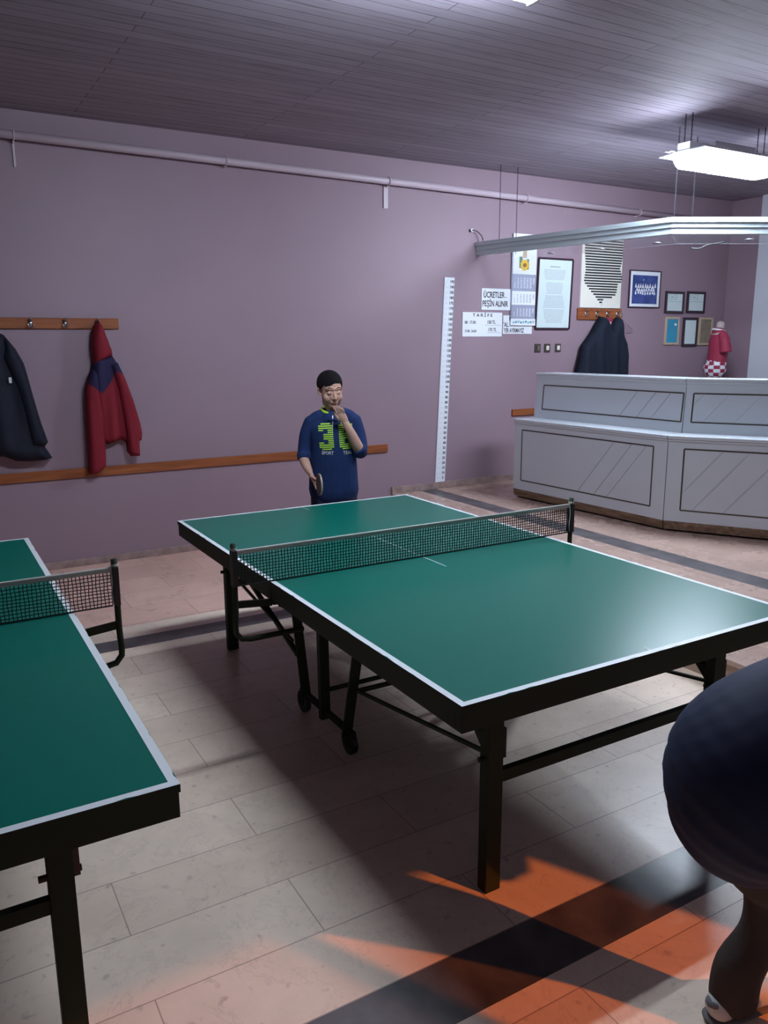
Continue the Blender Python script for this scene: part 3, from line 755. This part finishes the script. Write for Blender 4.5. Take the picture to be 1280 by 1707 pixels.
cal = thing('wall_calendar', 'three month wall calendar with a sunflower on its top sheet', 'calendar', (4.27, YW-.012, 0))
slab('backing', [(-.165, 1.925), (.155, 1.925), (.155, 2.63), (-.165, 2.63)], -.006, -.0005, 'calb', cal)
hd = slab('picture_sheet', [(-.155, 2.41), (.15, 2.41), (.15, 2.80), (-.155, 2.80)], -.012, -.0065, 'paper', cal)
bm = nb(); cx, cz = -.005, 2.50
for k in range(13):
    a = 2*math.pi*k/13; d = Vector((math.cos(a), 0, math.sin(a))); s = Vector((-math.sin(a), 0, math.cos(a))); c = Vector((cx, -.0135, cz))
    v = [bm.verts.new(c+d*.016), bm.verts.new(c+d*.04+s*.014), bm.verts.new(c+d*.062), bm.verts.new(c+d*.04-s*.014)]; bm.faces.new(v)
link('petals', bm, 'yellow', hd)
bm = nb(); cyl(bm, (cx, -.0145, cz), (0, 1, 0), .021, .004, 20); link('seed_head', bm, 'brown', hd)
bm = nb(); box(bm, -.075, -.035, -.0130, -.0122, 2.47, 2.58); box(bm, .02, .05, -.0130, -.0122, 2.46, 2.56)
link('leaves', bm, 'leaf', hd)
bm = nb(); box(bm, -.03, .02, -.0132, -.0122, 2.57, 2.64); link('vase', bm, 'tan', hd)
def month(za, zb, m, ink):
    s = slab('month_sheet', [(-.155, za), (.15, za), (.15, zb), (-.155, zb)], -.011, -.0062, m, cal)
    bm = nb()
    for c in range(7):
        for r in range(5):
            n = c*5+r-1
            if 1 <= n <= 31: wall_text(text_bm(str(n), .024, bold=.0004), bm, -.125+c*.041, -.0115, zb-.038-r*(zb-za-.05)/5)
    link('dates', bm, ink, s)
month(2.25, 2.405, 'calb', 'print_w'); month(2.11, 2.246, 'paper', 'greyink'); month(1.975, 2.106, 'calb', 'print_w')
f = slab('foot_strip', [(-.170, 1.905), (.158, 1.905), (.155, 1.972), (-.165, 1.972)], -.014, -.0062, 'paper', cal)
bm = nb(); bt = nb()
for k in range(9): box(bm if k % 2 else bt, -.14+k*.032, -.118+k*.032, -.0148, -.0140, 1.925+.004*(k % 3), 1.945+.004*(k % 3))
link('printed_marks', bm, 'teal', f); link('printed_marks', bt, 'certg', f)

# framed text sheet
fs = thing('framed_text', 'tall framed white sheet of dense grey text beside the calendar', 'picture frame', (4.685, YW, 0))
slab('sheet', [(-.235, 1.885), (.215, 1.885), (.235, 2.57), (-.215, 2.57)], -.012, -.0005, 'cert', fs)
bm = nb()
for a, b in (((-.243, 1.875), (.223, 1.875)), ((.223, 1.875), (.243, 2.58)), ((.243, 2.58), (-.223, 2.58)), ((-.223, 2.58), (-.243, 1.875))): bar(bm, (a[0], -.011, a[1]), (b[0], -.011, b[1]), .02, .013, up=(0, 1, 0))
link('frame', bm, 'dkframe', fs)
bm = nb(); rr = random.Random(5)
link('title_line', box(nb(), -.07, .07, -.0128, -.0119, 2.495, 2.507), 'greyink', fs)
for k in range(46):
    z = 2.47-k*.0118; half = .112+.02*math.sin(k*.21+1)+rr.random()*.022
    if k in (9, 10, 21, 33): continue
    x = -half
    while x < half:
        wl = .012+rr.random()*.028; box(bm, x, min(half, x+wl), -.0126, -.0119, z-.0028, z+.0018); x += wl+.006
link('printed_text', bm, 'greyink', fs)

# striped poster
sp = thing('striped_poster', 'cream poster with a black striped silhouette tapering to a point, above the short coat board', 'poster', (5.35, YW, 0))
slab('board', [(-.297, 2.098), (.300, 2.098), (.300, 2.90), (-.297, 2.90)], -.014, -.0005, 'cream', sp)
k_ = lambda u, v: ((u-905)/265*.60-.297, 2.098+(450-v)/370*.585)
sil = [k_(*q) for q in ((920, -40), (920, 85), (925, 130), (930, 200), (922, 280), (965, 335), (1000, 375), (1030, 415), (1045, 432), (1048, 400), (1065, 383), (1110, 378), (1138, 355), (1140, 330), (1145, 290), (1172, 268), (1172, 240), (1155, 185), (1165, 140), (1170, 85), (1165, -40))]
bm = nb(); z = 2.13
while z < 2.86:
    xs = []
    for i in range(len(sil)):
        a, b = sil[i], sil[(i+1) % len(sil)]
        if (a[1] > z) != (b[1] > z): xs.append(a[0]+(b[0]-a[0])*(z-a[1])/(b[1]-a[1]))
    xs.sort()
    for a, b in zip(xs[::2], xs[1::2]): box(bm, a, b, -.0152, -.0142, z-.0085, z+.0085)
    z += .0277
link('stripes', bm, 'ink', sp)

def frame(name, c, w2, h2, wd, fm, inner, label, y=YW, dz=0):
    t = thing(name, label, 'picture frame', (c[0], y, c[1]))
    bm = nb()
    box(bm, -w2, w2, -.02, -.0005, -h2, -h2+wd); box(bm, -w2, w2, -.02, -.0005, h2-wd, h2); box(bm, -w2, -w2+wd, -.02, -.0005, -h2+wd, h2-wd); box(bm, w2-wd, w2, -.02, -.0005, -h2+wd, h2-wd)
    link('frame', bm, fm, t, bevel=.002)
    link('picture', box(nb(), -w2+wd, w2-wd, -.012, -.0005, -h2+wd, h2-wd), inner, t)
    return t
ph = frame('photo_frame', (6.027, 2.314), .25, .203, .012, 'dkframe', 'paper', 'blue group photograph in a white mount right of the striped poster')
pc = link('photograph', box(nb(), -.20, .20, -.0135, -.0121, -.16, .15), 'photo', ph)
bm = nb(); rr = random.Random(11)
for row, (n, z) in enumerate(((9, .025), (8, -.01), (9, -.045))):
    for i in range(n):
        x = -.15+i*.038+rr.random()*.008+(.02 if row == 1 else 0); zz = z+rr.random()*.012
        ell(bm, (x, -.0136, zz+.02), (.006, .001, .007)); box(bm, x-.011, x+.011, -.0145, -.0134, zz-.018, zz+.010)
link('team_figures', bm, 'paper', pc)
bm = nb(); cyl(bm, (-.03, -.0138, .10), (0, 1, 0), .009, .001, 10); link('emblem', bm, 'certg', pc)
for c, n in (((6.533, 2.180), 'upper left'), ((6.902, 2.187), 'upper right')):
    t = frame('certificate_frame', c, .158, .124, .028, 'dkframe', 'cert', 'dark framed certificate, %s of the five small frames' % ('left of the two on top' if n == 'upper left' else 'right of the two on top'))
    bm = nb()
    for a, b in (((-.10, .03), (.02, .03)), ((.02, .03), (.02, .085)), ((.02, .085), (-.10, .085)), ((-.10, .085), (-.10, .03))): bar(bm, (a[0], -.013, a[1]), (b[0], -.013, b[1]), .004, .004, up=(0, 1, 0))
    box(bm, -.07, -.01, -.0135, -.012, .052, .064); box(bm, -.12, .12, -.0135, -.012, .005, .009)
    link('printed_box', bm, 'certg', t)
t = frame('small_frame', (6.520, 1.857), .118, .158, .024, 'tan', 'teal', 'pale wood frame holding a teal sheet, left of the lower three')
link('sticker', box(nb(), .035, .07, -.0135, -.0121, .06, .085), 'paper', t)
frame('small_frame', (6.834, 1.845), .128, .168, .030, 'dkframe', 'cert', 'narrow dark frame with a grey paper, middle of the lower three')
frame('small_frame', (7.108, 1.853), .122, .162, .024, 'tan', 'olive', 'tan frame around a brown panel, partly behind the mannequin')

for k, x in enumerate((4.487, 4.62, 4.770)):
    t = thing('light_switch', ('leftmost of the three small brown light switches under the notices', 'middle one of the three small brown light switches', 'light switch nearest the black coat, of the three in a row')[k], 'light switch', (x, YW, 1.676), 0, 'brown light switches')
    link('plate', box(nb(), -.040, .040, -.010, -.0005, -.044, .044), 'sw', t, bevel=.003)
    link('rocker', box(nb(), -.017, .020, -.016, -.0095, -.022, .024) if k else box(nb(), -.002, .022, -.016, -.0095, -.026, .026), 'cream' if k else 'steel', t, bevel=.002)

# mannequin torso on a cupboard in the corner
cb = thing('cupboard', 'grey cupboard hidden behind the counter that carries the mannequin', 'cupboard', (6.70, 4.46, ZP))
link('body', box(nb(), -.32, .32, -.25, .25, 0, .98), 'lam', cb, bevel=.004)
link('worktop', box(nb(), -.34, .34, -.27, .27, .98, 1.005), 'lam', cb, bevel=.003)
for s in (-1, 1):
    d = link('door', box(nb(), -.31 if s < 0 else .005, -.005 if s < 0 else .31, -.268, -.2505, .03, .96), 'lam', cb, bevel=.002)
    link('handle', box(nb(), s*.05-.006, s*.05+.006, -.285, -.268, .5, .62), 'steel', d)
mq = thing('mannequin', 'small torso mannequin in crimson shirt with white collar and checkered hem, in the corner', 'mannequin', (6.72, 4.40, ZP+1.005), math.radians(60))
bm = nb(); limb(bm, [(0, .02, .10), (0, .01, .18), (0, 0, .30), (0, 0, .42), (0, .01, .50)], [.10, .12, .125, .13, .10], [.72]*5, (1, 0, 0))
limb(bm, [(0, .01, .50), (0, .0, .57), (0, -.005, .62)], [.055, .045, .045]); cyl(bm, (0, .015, .05), (0, 0, 1), .07, .098, 24)
fuse('torso', bm, 'mann', mq, .008, 3)
bm = nb(); limb(bm, [(0, .02, .13), (0, .01, .22), (0, 0, .33), (0, 0, .44), (0, .01, .515)], [.132, .132, .137, .145, .095], [.78, .76, .74, .70, .75], (1, 0, 0))
shm = fuse('shirt', bm, 'shirt', mq, .007, 3)
for s in (-1, 1):
    bm = nb(); limb(bm, [(s*.10, .005, .50), (s*.145, -.005, .44)], [.050, .056]); tube(bm, [(s*.135, -.002, .46), (s*.155, -.012, .38), (s*.162, -.02, .31)], [.056, .060, .066], 18); fuse('sleeve', bm, 'shirt', mq, .008, 2)
bm = nb(); ring = [(.068*math.cos(a), .012+.062*math.sin(a), .553+.012*math.sin(a)) for a in [2*math.pi*i/24 for i in range(25)]]
tube(bm, ring, .011, 8); link('collar', bm, 'print_w', mq, smooth=True)
bm = nb(); limb(bm, [(0, .02, .125), (0, .02, .14), (0, .015, .17)], [.140, .143, .136], [.85, .84, .8], (1, 0, 0), n=40)
ck = fuse('checkered_hem', bm, ['shirt', 'print_w'], mq, .010, 2)
for p in ck.data.polygons:
    c = p.center; a = int((math.atan2(c.y-.02, c.x)+math.pi)/(2*math.pi)*12); b = int(c.z/.042)
    p.material_index = (a+b) % 2

# ------------------------------------------------------------------ people
def fingers(bm, base, dirs, lens, r=.0075, bend=None):
    """each finger a short chain: base point, unit direction, total length, bend vector"""
    for (b, d, l), bd in zip(zip(base, dirs, lens), bend):
        b = Vector(b); d = Vector(d).normalized(); bd = Vector(bd)
        p1 = b+d*l*.42; d2 = (d+bd*.6).normalized(); p2 = p1+d2*l*.33; d3 = (d2+bd*.8).normalized(); p3 = p2+d3*l*.25
        limb(bm, [b, p1, p2, p3], [r, r*.95, r*.88, r*.75], n=10, sub=2)

# the boy
bx = thing('person', 'boy in navy sweatshirt with lime numbers, hand to mouth, behind the far table edge', 'person', (1.12, 3.0, 0), -.5276)
HM = Matrix.Translation((-.008, -.005, 1.440)) @ Matrix.Rotation(math.radians(22), 4, 'Z') @ Matrix.Rotation(math.radians(10), 4, 'X') @ Matrix.Rotation(math.radians(-2), 4, 'Y')
def H(x, y, z): return HM @ Vector((x, y, z))
HR = HM.to_quaternion()
bm = nb()
ell(bm, H(0, .018, .032), (.074, .090, .080), HR); ell(bm, H(0, -.018, -.025), (.063, .068, .082), HR)
ell(bm, H(0, -.052, -.082), (.030, .026, .024), HR); ell(bm, H(.034, -.046, -.034), (.030, .030, .032), HR); ell(bm, H(-.034, -.046, -.034), (.030, .030, .032), HR)
ell(bm, H(.040, -.022, -.065), (.022, .032, .03), HR); ell(bm, H(-.040, -.022, -.065), (.022, .032, .03), HR)
limb(bm, [H(0, -.080, .008), H(0, -.092, -.012), H(0, -.102, -.030)], [.007, .009, .0115], n=12)
ell(bm, H(.010, -.090, -.034), (.008, .009, .007), HR); ell(bm, H(-.010, -.090, -.034), (.008, .009, .007), HR)
limb(bm, [H(-.045, -.058, .026), H(-.02, -.070, .028), H(0, -.072, .024), H(.02, -.070, .028), H(.045, -.058, .026)], [.010, .012, .011, .012, .010], n=10)
for s in (-1, 1):
    ell(bm, H(s*.029, -.070, .001), (.016, .010, .011), HR)
    limb(bm, [H(s*.069, .006, .014), H(s*.078, .012, .016), H(s*.080, .016, .000), H(s*.075, .010, -.019), H(s*.069, .002, -.021)], [.007, .0075, .0075, .0075, .006], n=10)
limb(bm, [H(-.020, -.076, -.058), H(0, -.086, -.057), H(.020, -.076, -.058)], [.005, .0068, .005], n=10)
limb(bm, [H(-.018, -.074, -.066), H(0, -.083, -.067), H(.018, -.074, -.066)], [.005, .0068, .005], n=10)
limb(bm, [(-.005, .008, 1.37), (-.004, .014, 1.31), (0, .02, 1.25)], [.046, .044, .055])
# trunk and legs under the clothes
limb(bm, [(0, .015, 1.19), (0, .01, 1.10), (0, .01, .95), (0, .015, .82)], [.125, .125, .115, .13], [.6, .65, .7, .7], (1, 0, 0))
for s in (-1, 1): limb(bm, [(s*.07, .01, .80), (s*.082, .0, .45), (s*.088, .02, .10)], [.07, .05, .035])
# his right arm (image left), hand holding the bat
limb(bm, [(-.135, .01, 1.235), (-.178, .015, 1.13), (-.192, .01, 1.03), (-.190, -.02, 1.00), (-.168, -.06, .955), (-.148, -.085, .922)], [.042, .036, .034, .034, .029, .022])
limb(bm, [(-.148, -.085, .922), (-.134, -.098, .898), (-.120, -.112, .872)], [.021, .026, .024], [.8, .62, .55], (.3, -.9, 0))
B = [(-.118, -.128, .874), (-.116, -.118, .860), (-.118, -.106, .850), (-.122, -.094, .846)]
fingers(bm, B, [(.25, -.55, -.75), (.35, -.35, -.85), (.5, -.1, -.8), (.55, .1, -.75)], [.066, .062, .052, .042], .0078, [(.05, -.2, -.1), (.25, -.1, -.1), (.7, .0, .2), (.7, .0, .3)])
limb(bm, [(-.140, -.112, .898), (-.118, -.136, .893), (-.100, -.150, .884)], [.010, .009, .008], n=10)
# his left arm raised, fist at the mouth
limb(bm, [(.135, .01, 1.24), (.165, .005, 1.13), (.182, -.035, 1.045), (.160, -.085, 1.095), (.126, -.118, 1.175), (.092, -.132, 1.240)], [.042, .038, .036, .035, .029, .022])
limb(bm, [(.092, -.132, 1.240), (.080, -.136, 1.268), (.066, -.138, 1.296)], [.021, .027, .026], [.75, .6, .6], (.8, 0, .5))
B = [(.040, -.146, 1.304), (.052, -.148, 1.312), (.066, -.148, 1.314), (.080, -.145, 1.308)]
fingers(bm, B, [(-.4, -.25, .85), (-.3, -.35, .9), (-.15, -.4, .9), (.0, -.4, .85)], [.058, .056, .052, .044], .0078, [(-.3, .9, .1), (-.5, .8, -.5), (-.6, .6, -.7), (-.5, .5, -.8)])
limb(bm, [(.052, -.132, 1.262), (.032, -.142, 1.290), (.026, -.138, 1.318)], [.011, .010, .008], n=10)
body_boy = fuse('body', bm, 'skin', bx, .0034, 5, .5)
# hair cap
bm = nb(); ell(bm, H(0, .024, .042), (.083, .097, .086), HR)
hm = fuse('hair', bm, 'hair', bx, .006, 1)
me = hm.data; HI = HM.inverted(); b2 = bmesh.new(); b2.from_mesh(me)
kill = []
for v in b2.verts:
    l = HI @ v.co
    front = l.y < .0
    lim = .050+.012*math.sin(l.x*40+.6) if l.y < -.045 else (.050-(l.y+.045)*1.15 if l.y < .02 else -.035)
    if abs(l.x) > .055 and -.02 < l.y < .025: lim = max(lim, .006)
    if l.z < lim: kill.append(v)
bmesh.ops.delete(b2, geom=kill, context='VERTS')
b2.to_mesh(me); b2.free()
sm = hm.modifiers.new('thick', 'SOLIDIFY'); sm.thickness = .010; sm.offset = -1
# face features
fb = BVHTree.FromPolygons([v.co for v in body_boy.data.vertices], [list(p.vertices) for p in body_boy.data.polygons])
def onface(x, z, lift=.0005):
    o = H(x, -.115 if z > -.05 else -.096, z); d = (H(x, 0, z)-o).normalized(); h = fb.ray_cast(o, d); return (h[0] if h[0] is not None else H(x, -.08, z))-d*lift
for s in (-1, 1):
    bm = nb(); limb(bm, [onface(s*.014, .031), onface(s*.029, .036), onface(s*.046, .030)], [.0020, .0032, .0016], n=8); link('eyebrow', bm, 'hair', bx, smooth=True)
    bm = nb(); limb(bm, [onface(s*.016, -.003), onface(s*.029, -.0075), onface(s*.042, -.002)], [.0010, .0018, .0012], n=8); link('eyelid_line', bm, 'lash', bx, smooth=True)
bm = nb(); limb(bm, [onface(-.021, -.0595), onface(-.010, -.0625), onface(0, -.0625), onface(.010, -.0625), onface(.021, -.0585)], [.0010, .0020, .0022, .0020, .0010], n=8); link('lips', bm, 'lip', bx, smooth=True)
bm = nb()
for s in (-1, 1): ell(bm, onface(s*.0065, -.0405, -.001), (.0028, .0018, .0016))
link('nostrils', bm, 'lash', bx, smooth=True)
# sweatshirt
bm = nb()
limb(bm, [(0, .012, .79), (0, .008, .90), (.002, .004, 1.02), (.002, .004, 1.12), (.002, .006, 1.20), (.002, .012, 1.245)], [.166, .160, .152, .154, .158, .120], [.66, .66, .68, .68, .60, .55], (1, 0, 0), n=24)
limb(bm, [(-.04, .015, 1.280), (-.10, .012, 1.258), (-.140, .010, 1.215)], [.046, .050, .052]); limb(bm, [(.04, .015, 1.290), (.10, .012, 1.270), (.140, .010, 1.23)], [.046, .050, .052])
limb(bm, [(-.05, .02, 1.29), (0, .0, 1.262), (.05, .02, 1.295)], [.045, .052, .045]); tube(bm, [(0, .004, 1.24), (-.002, .012, 1.300)], [.085, .064], 24)
tors = bm.copy(); swt = fuse('torso_front', tors, 'blue', None, .006, 4)
limb(bm, [(-.135, .01, 1.235), (-.168, .012, 1.16), (-.184, .012, 1.08), (-.190, .0, 1.025)], [.052, .049, .046, .044])
tube(bm, [(-.192, -.002, 1.022), (-.191, -.016, .994)], .045, 16); tube(bm, [(-.190, .0, 1.035), (-.190, -.004, 1.020)], .048, 16)
limb(bm, [(.135, .01, 1.245), (.160, .006, 1.17), (.176, -.012, 1.10), (.182, -.038, 1.045)], [.054, .052, .050, .046]); limb(bm, [(.182, -.038, 1.045), (.176, -.060, 1.062)], [.047, .045])
tube(bm, [(.176, -.060, 1.060), (.166, -.075, 1.078)], .047, 16)
shirt_o = fuse('sweatshirt', bm, 'blue', bx, .0055, 9)
bm = nb(); ring = [(-.004+.064*math.cos(a), .016+.062*math.sin(a), 1.309+.016*math.sin(a)-.010*math.cos(a)) for a in [2*math.pi*i/28 for i in range(29)]]
tube(bm, ring, .009, 8); link('collar', bm, 'lime', shirt_o, smooth=True)
bm = nb(); box(bm, .004, .008, -.2, -.199, 1.17, 1.285); bmesh.ops.subdivide_edges(bm, edges=bm.edges[:], cuts=5, use_grid_fill=True); drape(bm, swt, .0015); link('zip', bm, 'steel', shirt_o)
# striped numbers: seven segment style digits cut into bars
def digit(x0, x1, z0, z1, dig, sw=.030, lean=.012):
    bm = nb(); n = 13; hgt = (z1-z0)/n; wd = x1-x0; r = .5
    for k in range(n):
        if k % 1: continue
        za = z0+k*hgt; zb = za+hgt*.58; f = (k+.5)/n
        spans = []
        tp = f > .80; bt = f < .2; md = .42 < f < .60
        ins = 0
        if f > .92 or f < .08: ins = .016
        if tp or bt or md:
            a = x0+ins; b = x1-ins
            if dig == '3' and md: a = x0+wd*.34
            spans.append((a, b))
        else:
            up = f > .5
            if dig == '3':
                spans.append((x1-sw, x1))
                if f > .68 or f < .30: spans.append((x0, x0+sw*.9))
            else:
                spans.append((x0, x0+sw))
                if not up or f > .70: spans.append((x1-sw, x1))
        for a, b in spans:
            m = max(2, int((b-a)/.008)); lo = []; hi = []
            for i in range(m+1):
                x = a+(b-a)*i/m; t = (f-.5)*-lean+.004*(i/m)
                sk = .004*((x-x0)/wd); lo.append(bm.verts.new((x+t, -.2, za+sk))); hi.append(bm.verts.new((x+t, -.2, zb+sk)))
            for i in range(m): bm.faces.new((lo[i], lo[i+1], hi[i+1], hi[i]))
    drape(bm, swt, .0022); return bm
link('number_three', digit(-.084, .006, 1.066, 1.240, '3'), 'lime', shirt_o)
link('number_six', digit(.046, .130, 1.070, 1.246, '6'), 'lime', shirt_o)
for s, x in (('SPORT', -.028), ('TEAM', .104)):
    bm = text_bm(s, .030, bold=.0010, sx=.86); bmesh.ops.transform(bm, matrix=Matrix.Translation((x, -.2, 1.047)) @ Matrix.Rotation(math.pi/2, 4, 'X'), verts=bm.verts[:])
    drape(bm, swt, .0028); link('lettering', bm, 'print_w', shirt_o)
bpy.data.objects.remove(swt)
# trousers and shoes
bm = nb(); limb(bm, [(0, .014, .82), (0, .014, .74)], [.142, .146], [.60, .62], (1, 0, 0), n=24)
for s in (-1, 1): limb(bm, [(s*.075, .012, .78), (s*.085, .0, .45), (s*.09, .02, .12)], [.080, .066, .060])
fuse('trousers', bm, 'pants', bx, .008, 3)
for s in (-1, 1):
    bm = nb(); limb(bm, [(s*.09, .055, .042), (s*.095, -.02, .045), (s*.105, -.13, .032)], [.040, .042, .036], [.9, .85, .75], (1, 0, 0)); box(bm, s*.1-.042, s*.1+.042, -.16, .09, 0, .022)
    fuse('shoe', bm, 'shoe', bx, .006, 3)

# bat in the boy's hand
bt = thing('table_tennis_bat', 'table tennis bat held edge-on in the boy\'s lowered hand', 'bat', (1.12, 3.0, 0), -.5276)
BM = Matrix.Translation((-.078, -.205, .862)) @ Matrix.Rotation(math.radians(18), 4, 'Z')      # blade lies in local y-z
def Bt(x, y, z): return BM @ Vector((x, y, z))
def disc(xa, xb, r, m, nm):
    bm = nb(); A = []; Bv = []
    for i in range(32):
        a = 2*math.pi*i/32; yy = math.cos(a)*r*1.03; zz = math.sin(a)*r
        A.append(bm.verts.new(Bt(xa, yy, zz))); Bv.append(bm.verts.new(Bt(xb, yy, zz)))
    bm.faces.new(A); bm.faces.new(Bv[::-1])
    for i in range(32): bm.faces.new((A[i], A[(i+1) % 32], Bv[(i+1) % 32], Bv[i]))
    return link(nm, bm, m, bt, bevel=.001)
disc(-.0035, .0035, .070, 'blade', 'blade'); disc(-.0065, -.0036, .068, 'rubber', 'rubber_sheet'); disc(.0036, .0065, .068, 'tape', 'rubber_sheet')
bm = nb(); limb(bm, [Bt(0, .060, 0), Bt(0, .10, 0), Bt(0, .155, 0)], [.012, .011, .014], n=12); link('handle', bm, 'blade', bt, smooth=True)

# player in the foreground at the right edge
pg = thing('person', 'player in dark navy jacket bending forward at the right edge, only hip and leg seen', 'person', (0, 0, 0))
FT = [(.478, -.560), (.64, -.92)]
bm = nb()
limb(bm, [(.27, -.72, .78), (.34, -.74, .90), (.55, -.82, .99), (.80, -.92, 1.06)], [.13, .13, .13, .12], [.85, .8, .75, .7], (0, 0, 1))
limb(bm, [(.82, -.93, 1.06), (.93, -.97, 1.10)], [.05, .048]); ell(bm, (1.03, -1.0, 1.13), (.10, .085, .10))
ell(bm, (1.13, -1.03, 1.12), (.018, .016, .018))
for k, q in enumerate(FT):
    hp = (.29, -.64, .70) if k == 0 else (.36, -.84, .70); kn = (.518, -.625, .42) if k == 0 else (.61, -.93, .42)
    limb(bm, [hp, kn, (q[0], q[1], .10)], [.085, .055, .036])
    limb(bm, [(q[0]-.02, q[1], .05), (q[0]+.10, q[1]-.02, .035)], [.032, .028])
ARMS = (((.80, -.78, 1.04), (.98, -.66, .84), (1.16, -.60, .93)), ((.84, -1.08, 1.04), (1.04, -1.14, .84), (1.24, -1.08, .90)))
for sh, el, hd_ in ARMS:
    limb(bm, [sh, el, hd_], [.045, .038, .024]); d = (Vector(hd_)-Vector(el)).normalized(); h0 = Vector(hd_)
    limb(bm, [h0, h0+d*.04, h0+d*.075], [.022, .030, .028], [.8, .5, .5], (0, 0, 1))
    lat = Vector((0, 0, 1)).cross(d).normalized()
    fingers(bm, [h0+d*.075+lat*k for k in (-.027, -.009, .009, .027)], [d+lat*k for k in (-.1, 0, .05, .12)], [.06, .066, .06, .048], .0078, [(0, 0, -.4)]*4)
    limb(bm, [h0+d*.02+lat*.025, h0+d*.045+lat*.048, h0+d*.065+lat*.055], [.011, .010, .008], n=10)
fuse('body', bm, 'skin', pg, .006, 3)
bm = nb(); ell(bm, (1.015, -.995, 1.155), (.108, .095, .095)); hr = fuse('hair', bm, 'hair', pg, .008, 1)
bm = nb()
limb(bm, [(.275, -.670, .720), (.268, -.700, .79), (.310, -.735, .86), (.42, -.78, .93), (.62, -.85, .98), (.84, -.93, 1.04)], [.165, .205, .212, .190, .175, .15], [.95, .97, .95, .9, .85, .75], (0, 0, 1), n=30)
for sh, el, hd_ in ARMS:
    h0 = Vector(el).lerp(Vector(hd_), .9); limb(bm, [sh, el, h0], [.075, .062, .045])
limb(bm, [(.84, -.93, 1.05), (.90, -.95, 1.08)], [.075, .066])
fuse('jacket', bm, 'parka', pg, .010, 5)
bm = nb()
limb(bm, [(.33, -.72, .74), (.36, -.71, .68)], [.15, .13], [.9, .9], (.5, -.8, 0))
limb(bm, [(.35, -.67, .66), (.450, -.635, .52), (.510, -.625, .41), (.508, -.605, .27), (.478, -.573, .15), (.473, -.568, .065)], [.115, .108, .078, .054, .061, .062])
limb(bm, [(.46, -.84, .64), (.60, -.92, .47), (.62, -.93, .36), (.636, -.925, .14), (.636, -.925, .085)], [.110, .085, .066, .060, .056])
fuse('trousers', bm, 'trous', pg, .009, 4)
for q in FT:
    bm = nb(); limb(bm, [(q[0]-.05, q[1]+.0, .045), (q[0]+.02, q[1]-.005, .050), (q[0]+.135, q[1]-.03, .034)], [.038, .042, .034], [.9, .9, .75], (.1, 1, 0))
    sh = fuse('shoe', bm, 'shoe', pg, .006, 3)
    bm = nb(); limb(bm, [(q[0]-.055, q[1]+.002, .012), (q[0]+.02, q[1]-.005, .012), (q[0]+.135, q[1]-.03, .012)], [.037, .044, .036], [.3, .27, .3], (.1, 1, 0), n=20); link('sole', bm, 'shoe_g', sh, smooth=True)
    bm = nb(); tube(bm, catmull([(q[0]-.03, q[1]+.034, .05), (q[0]-.082, q[1]+.004, .065), (q[0]-.03, q[1]-.030, .05)], 4), .008, 8); link('heel_tab', bm, 'shoe_g', sh, smooth=True)
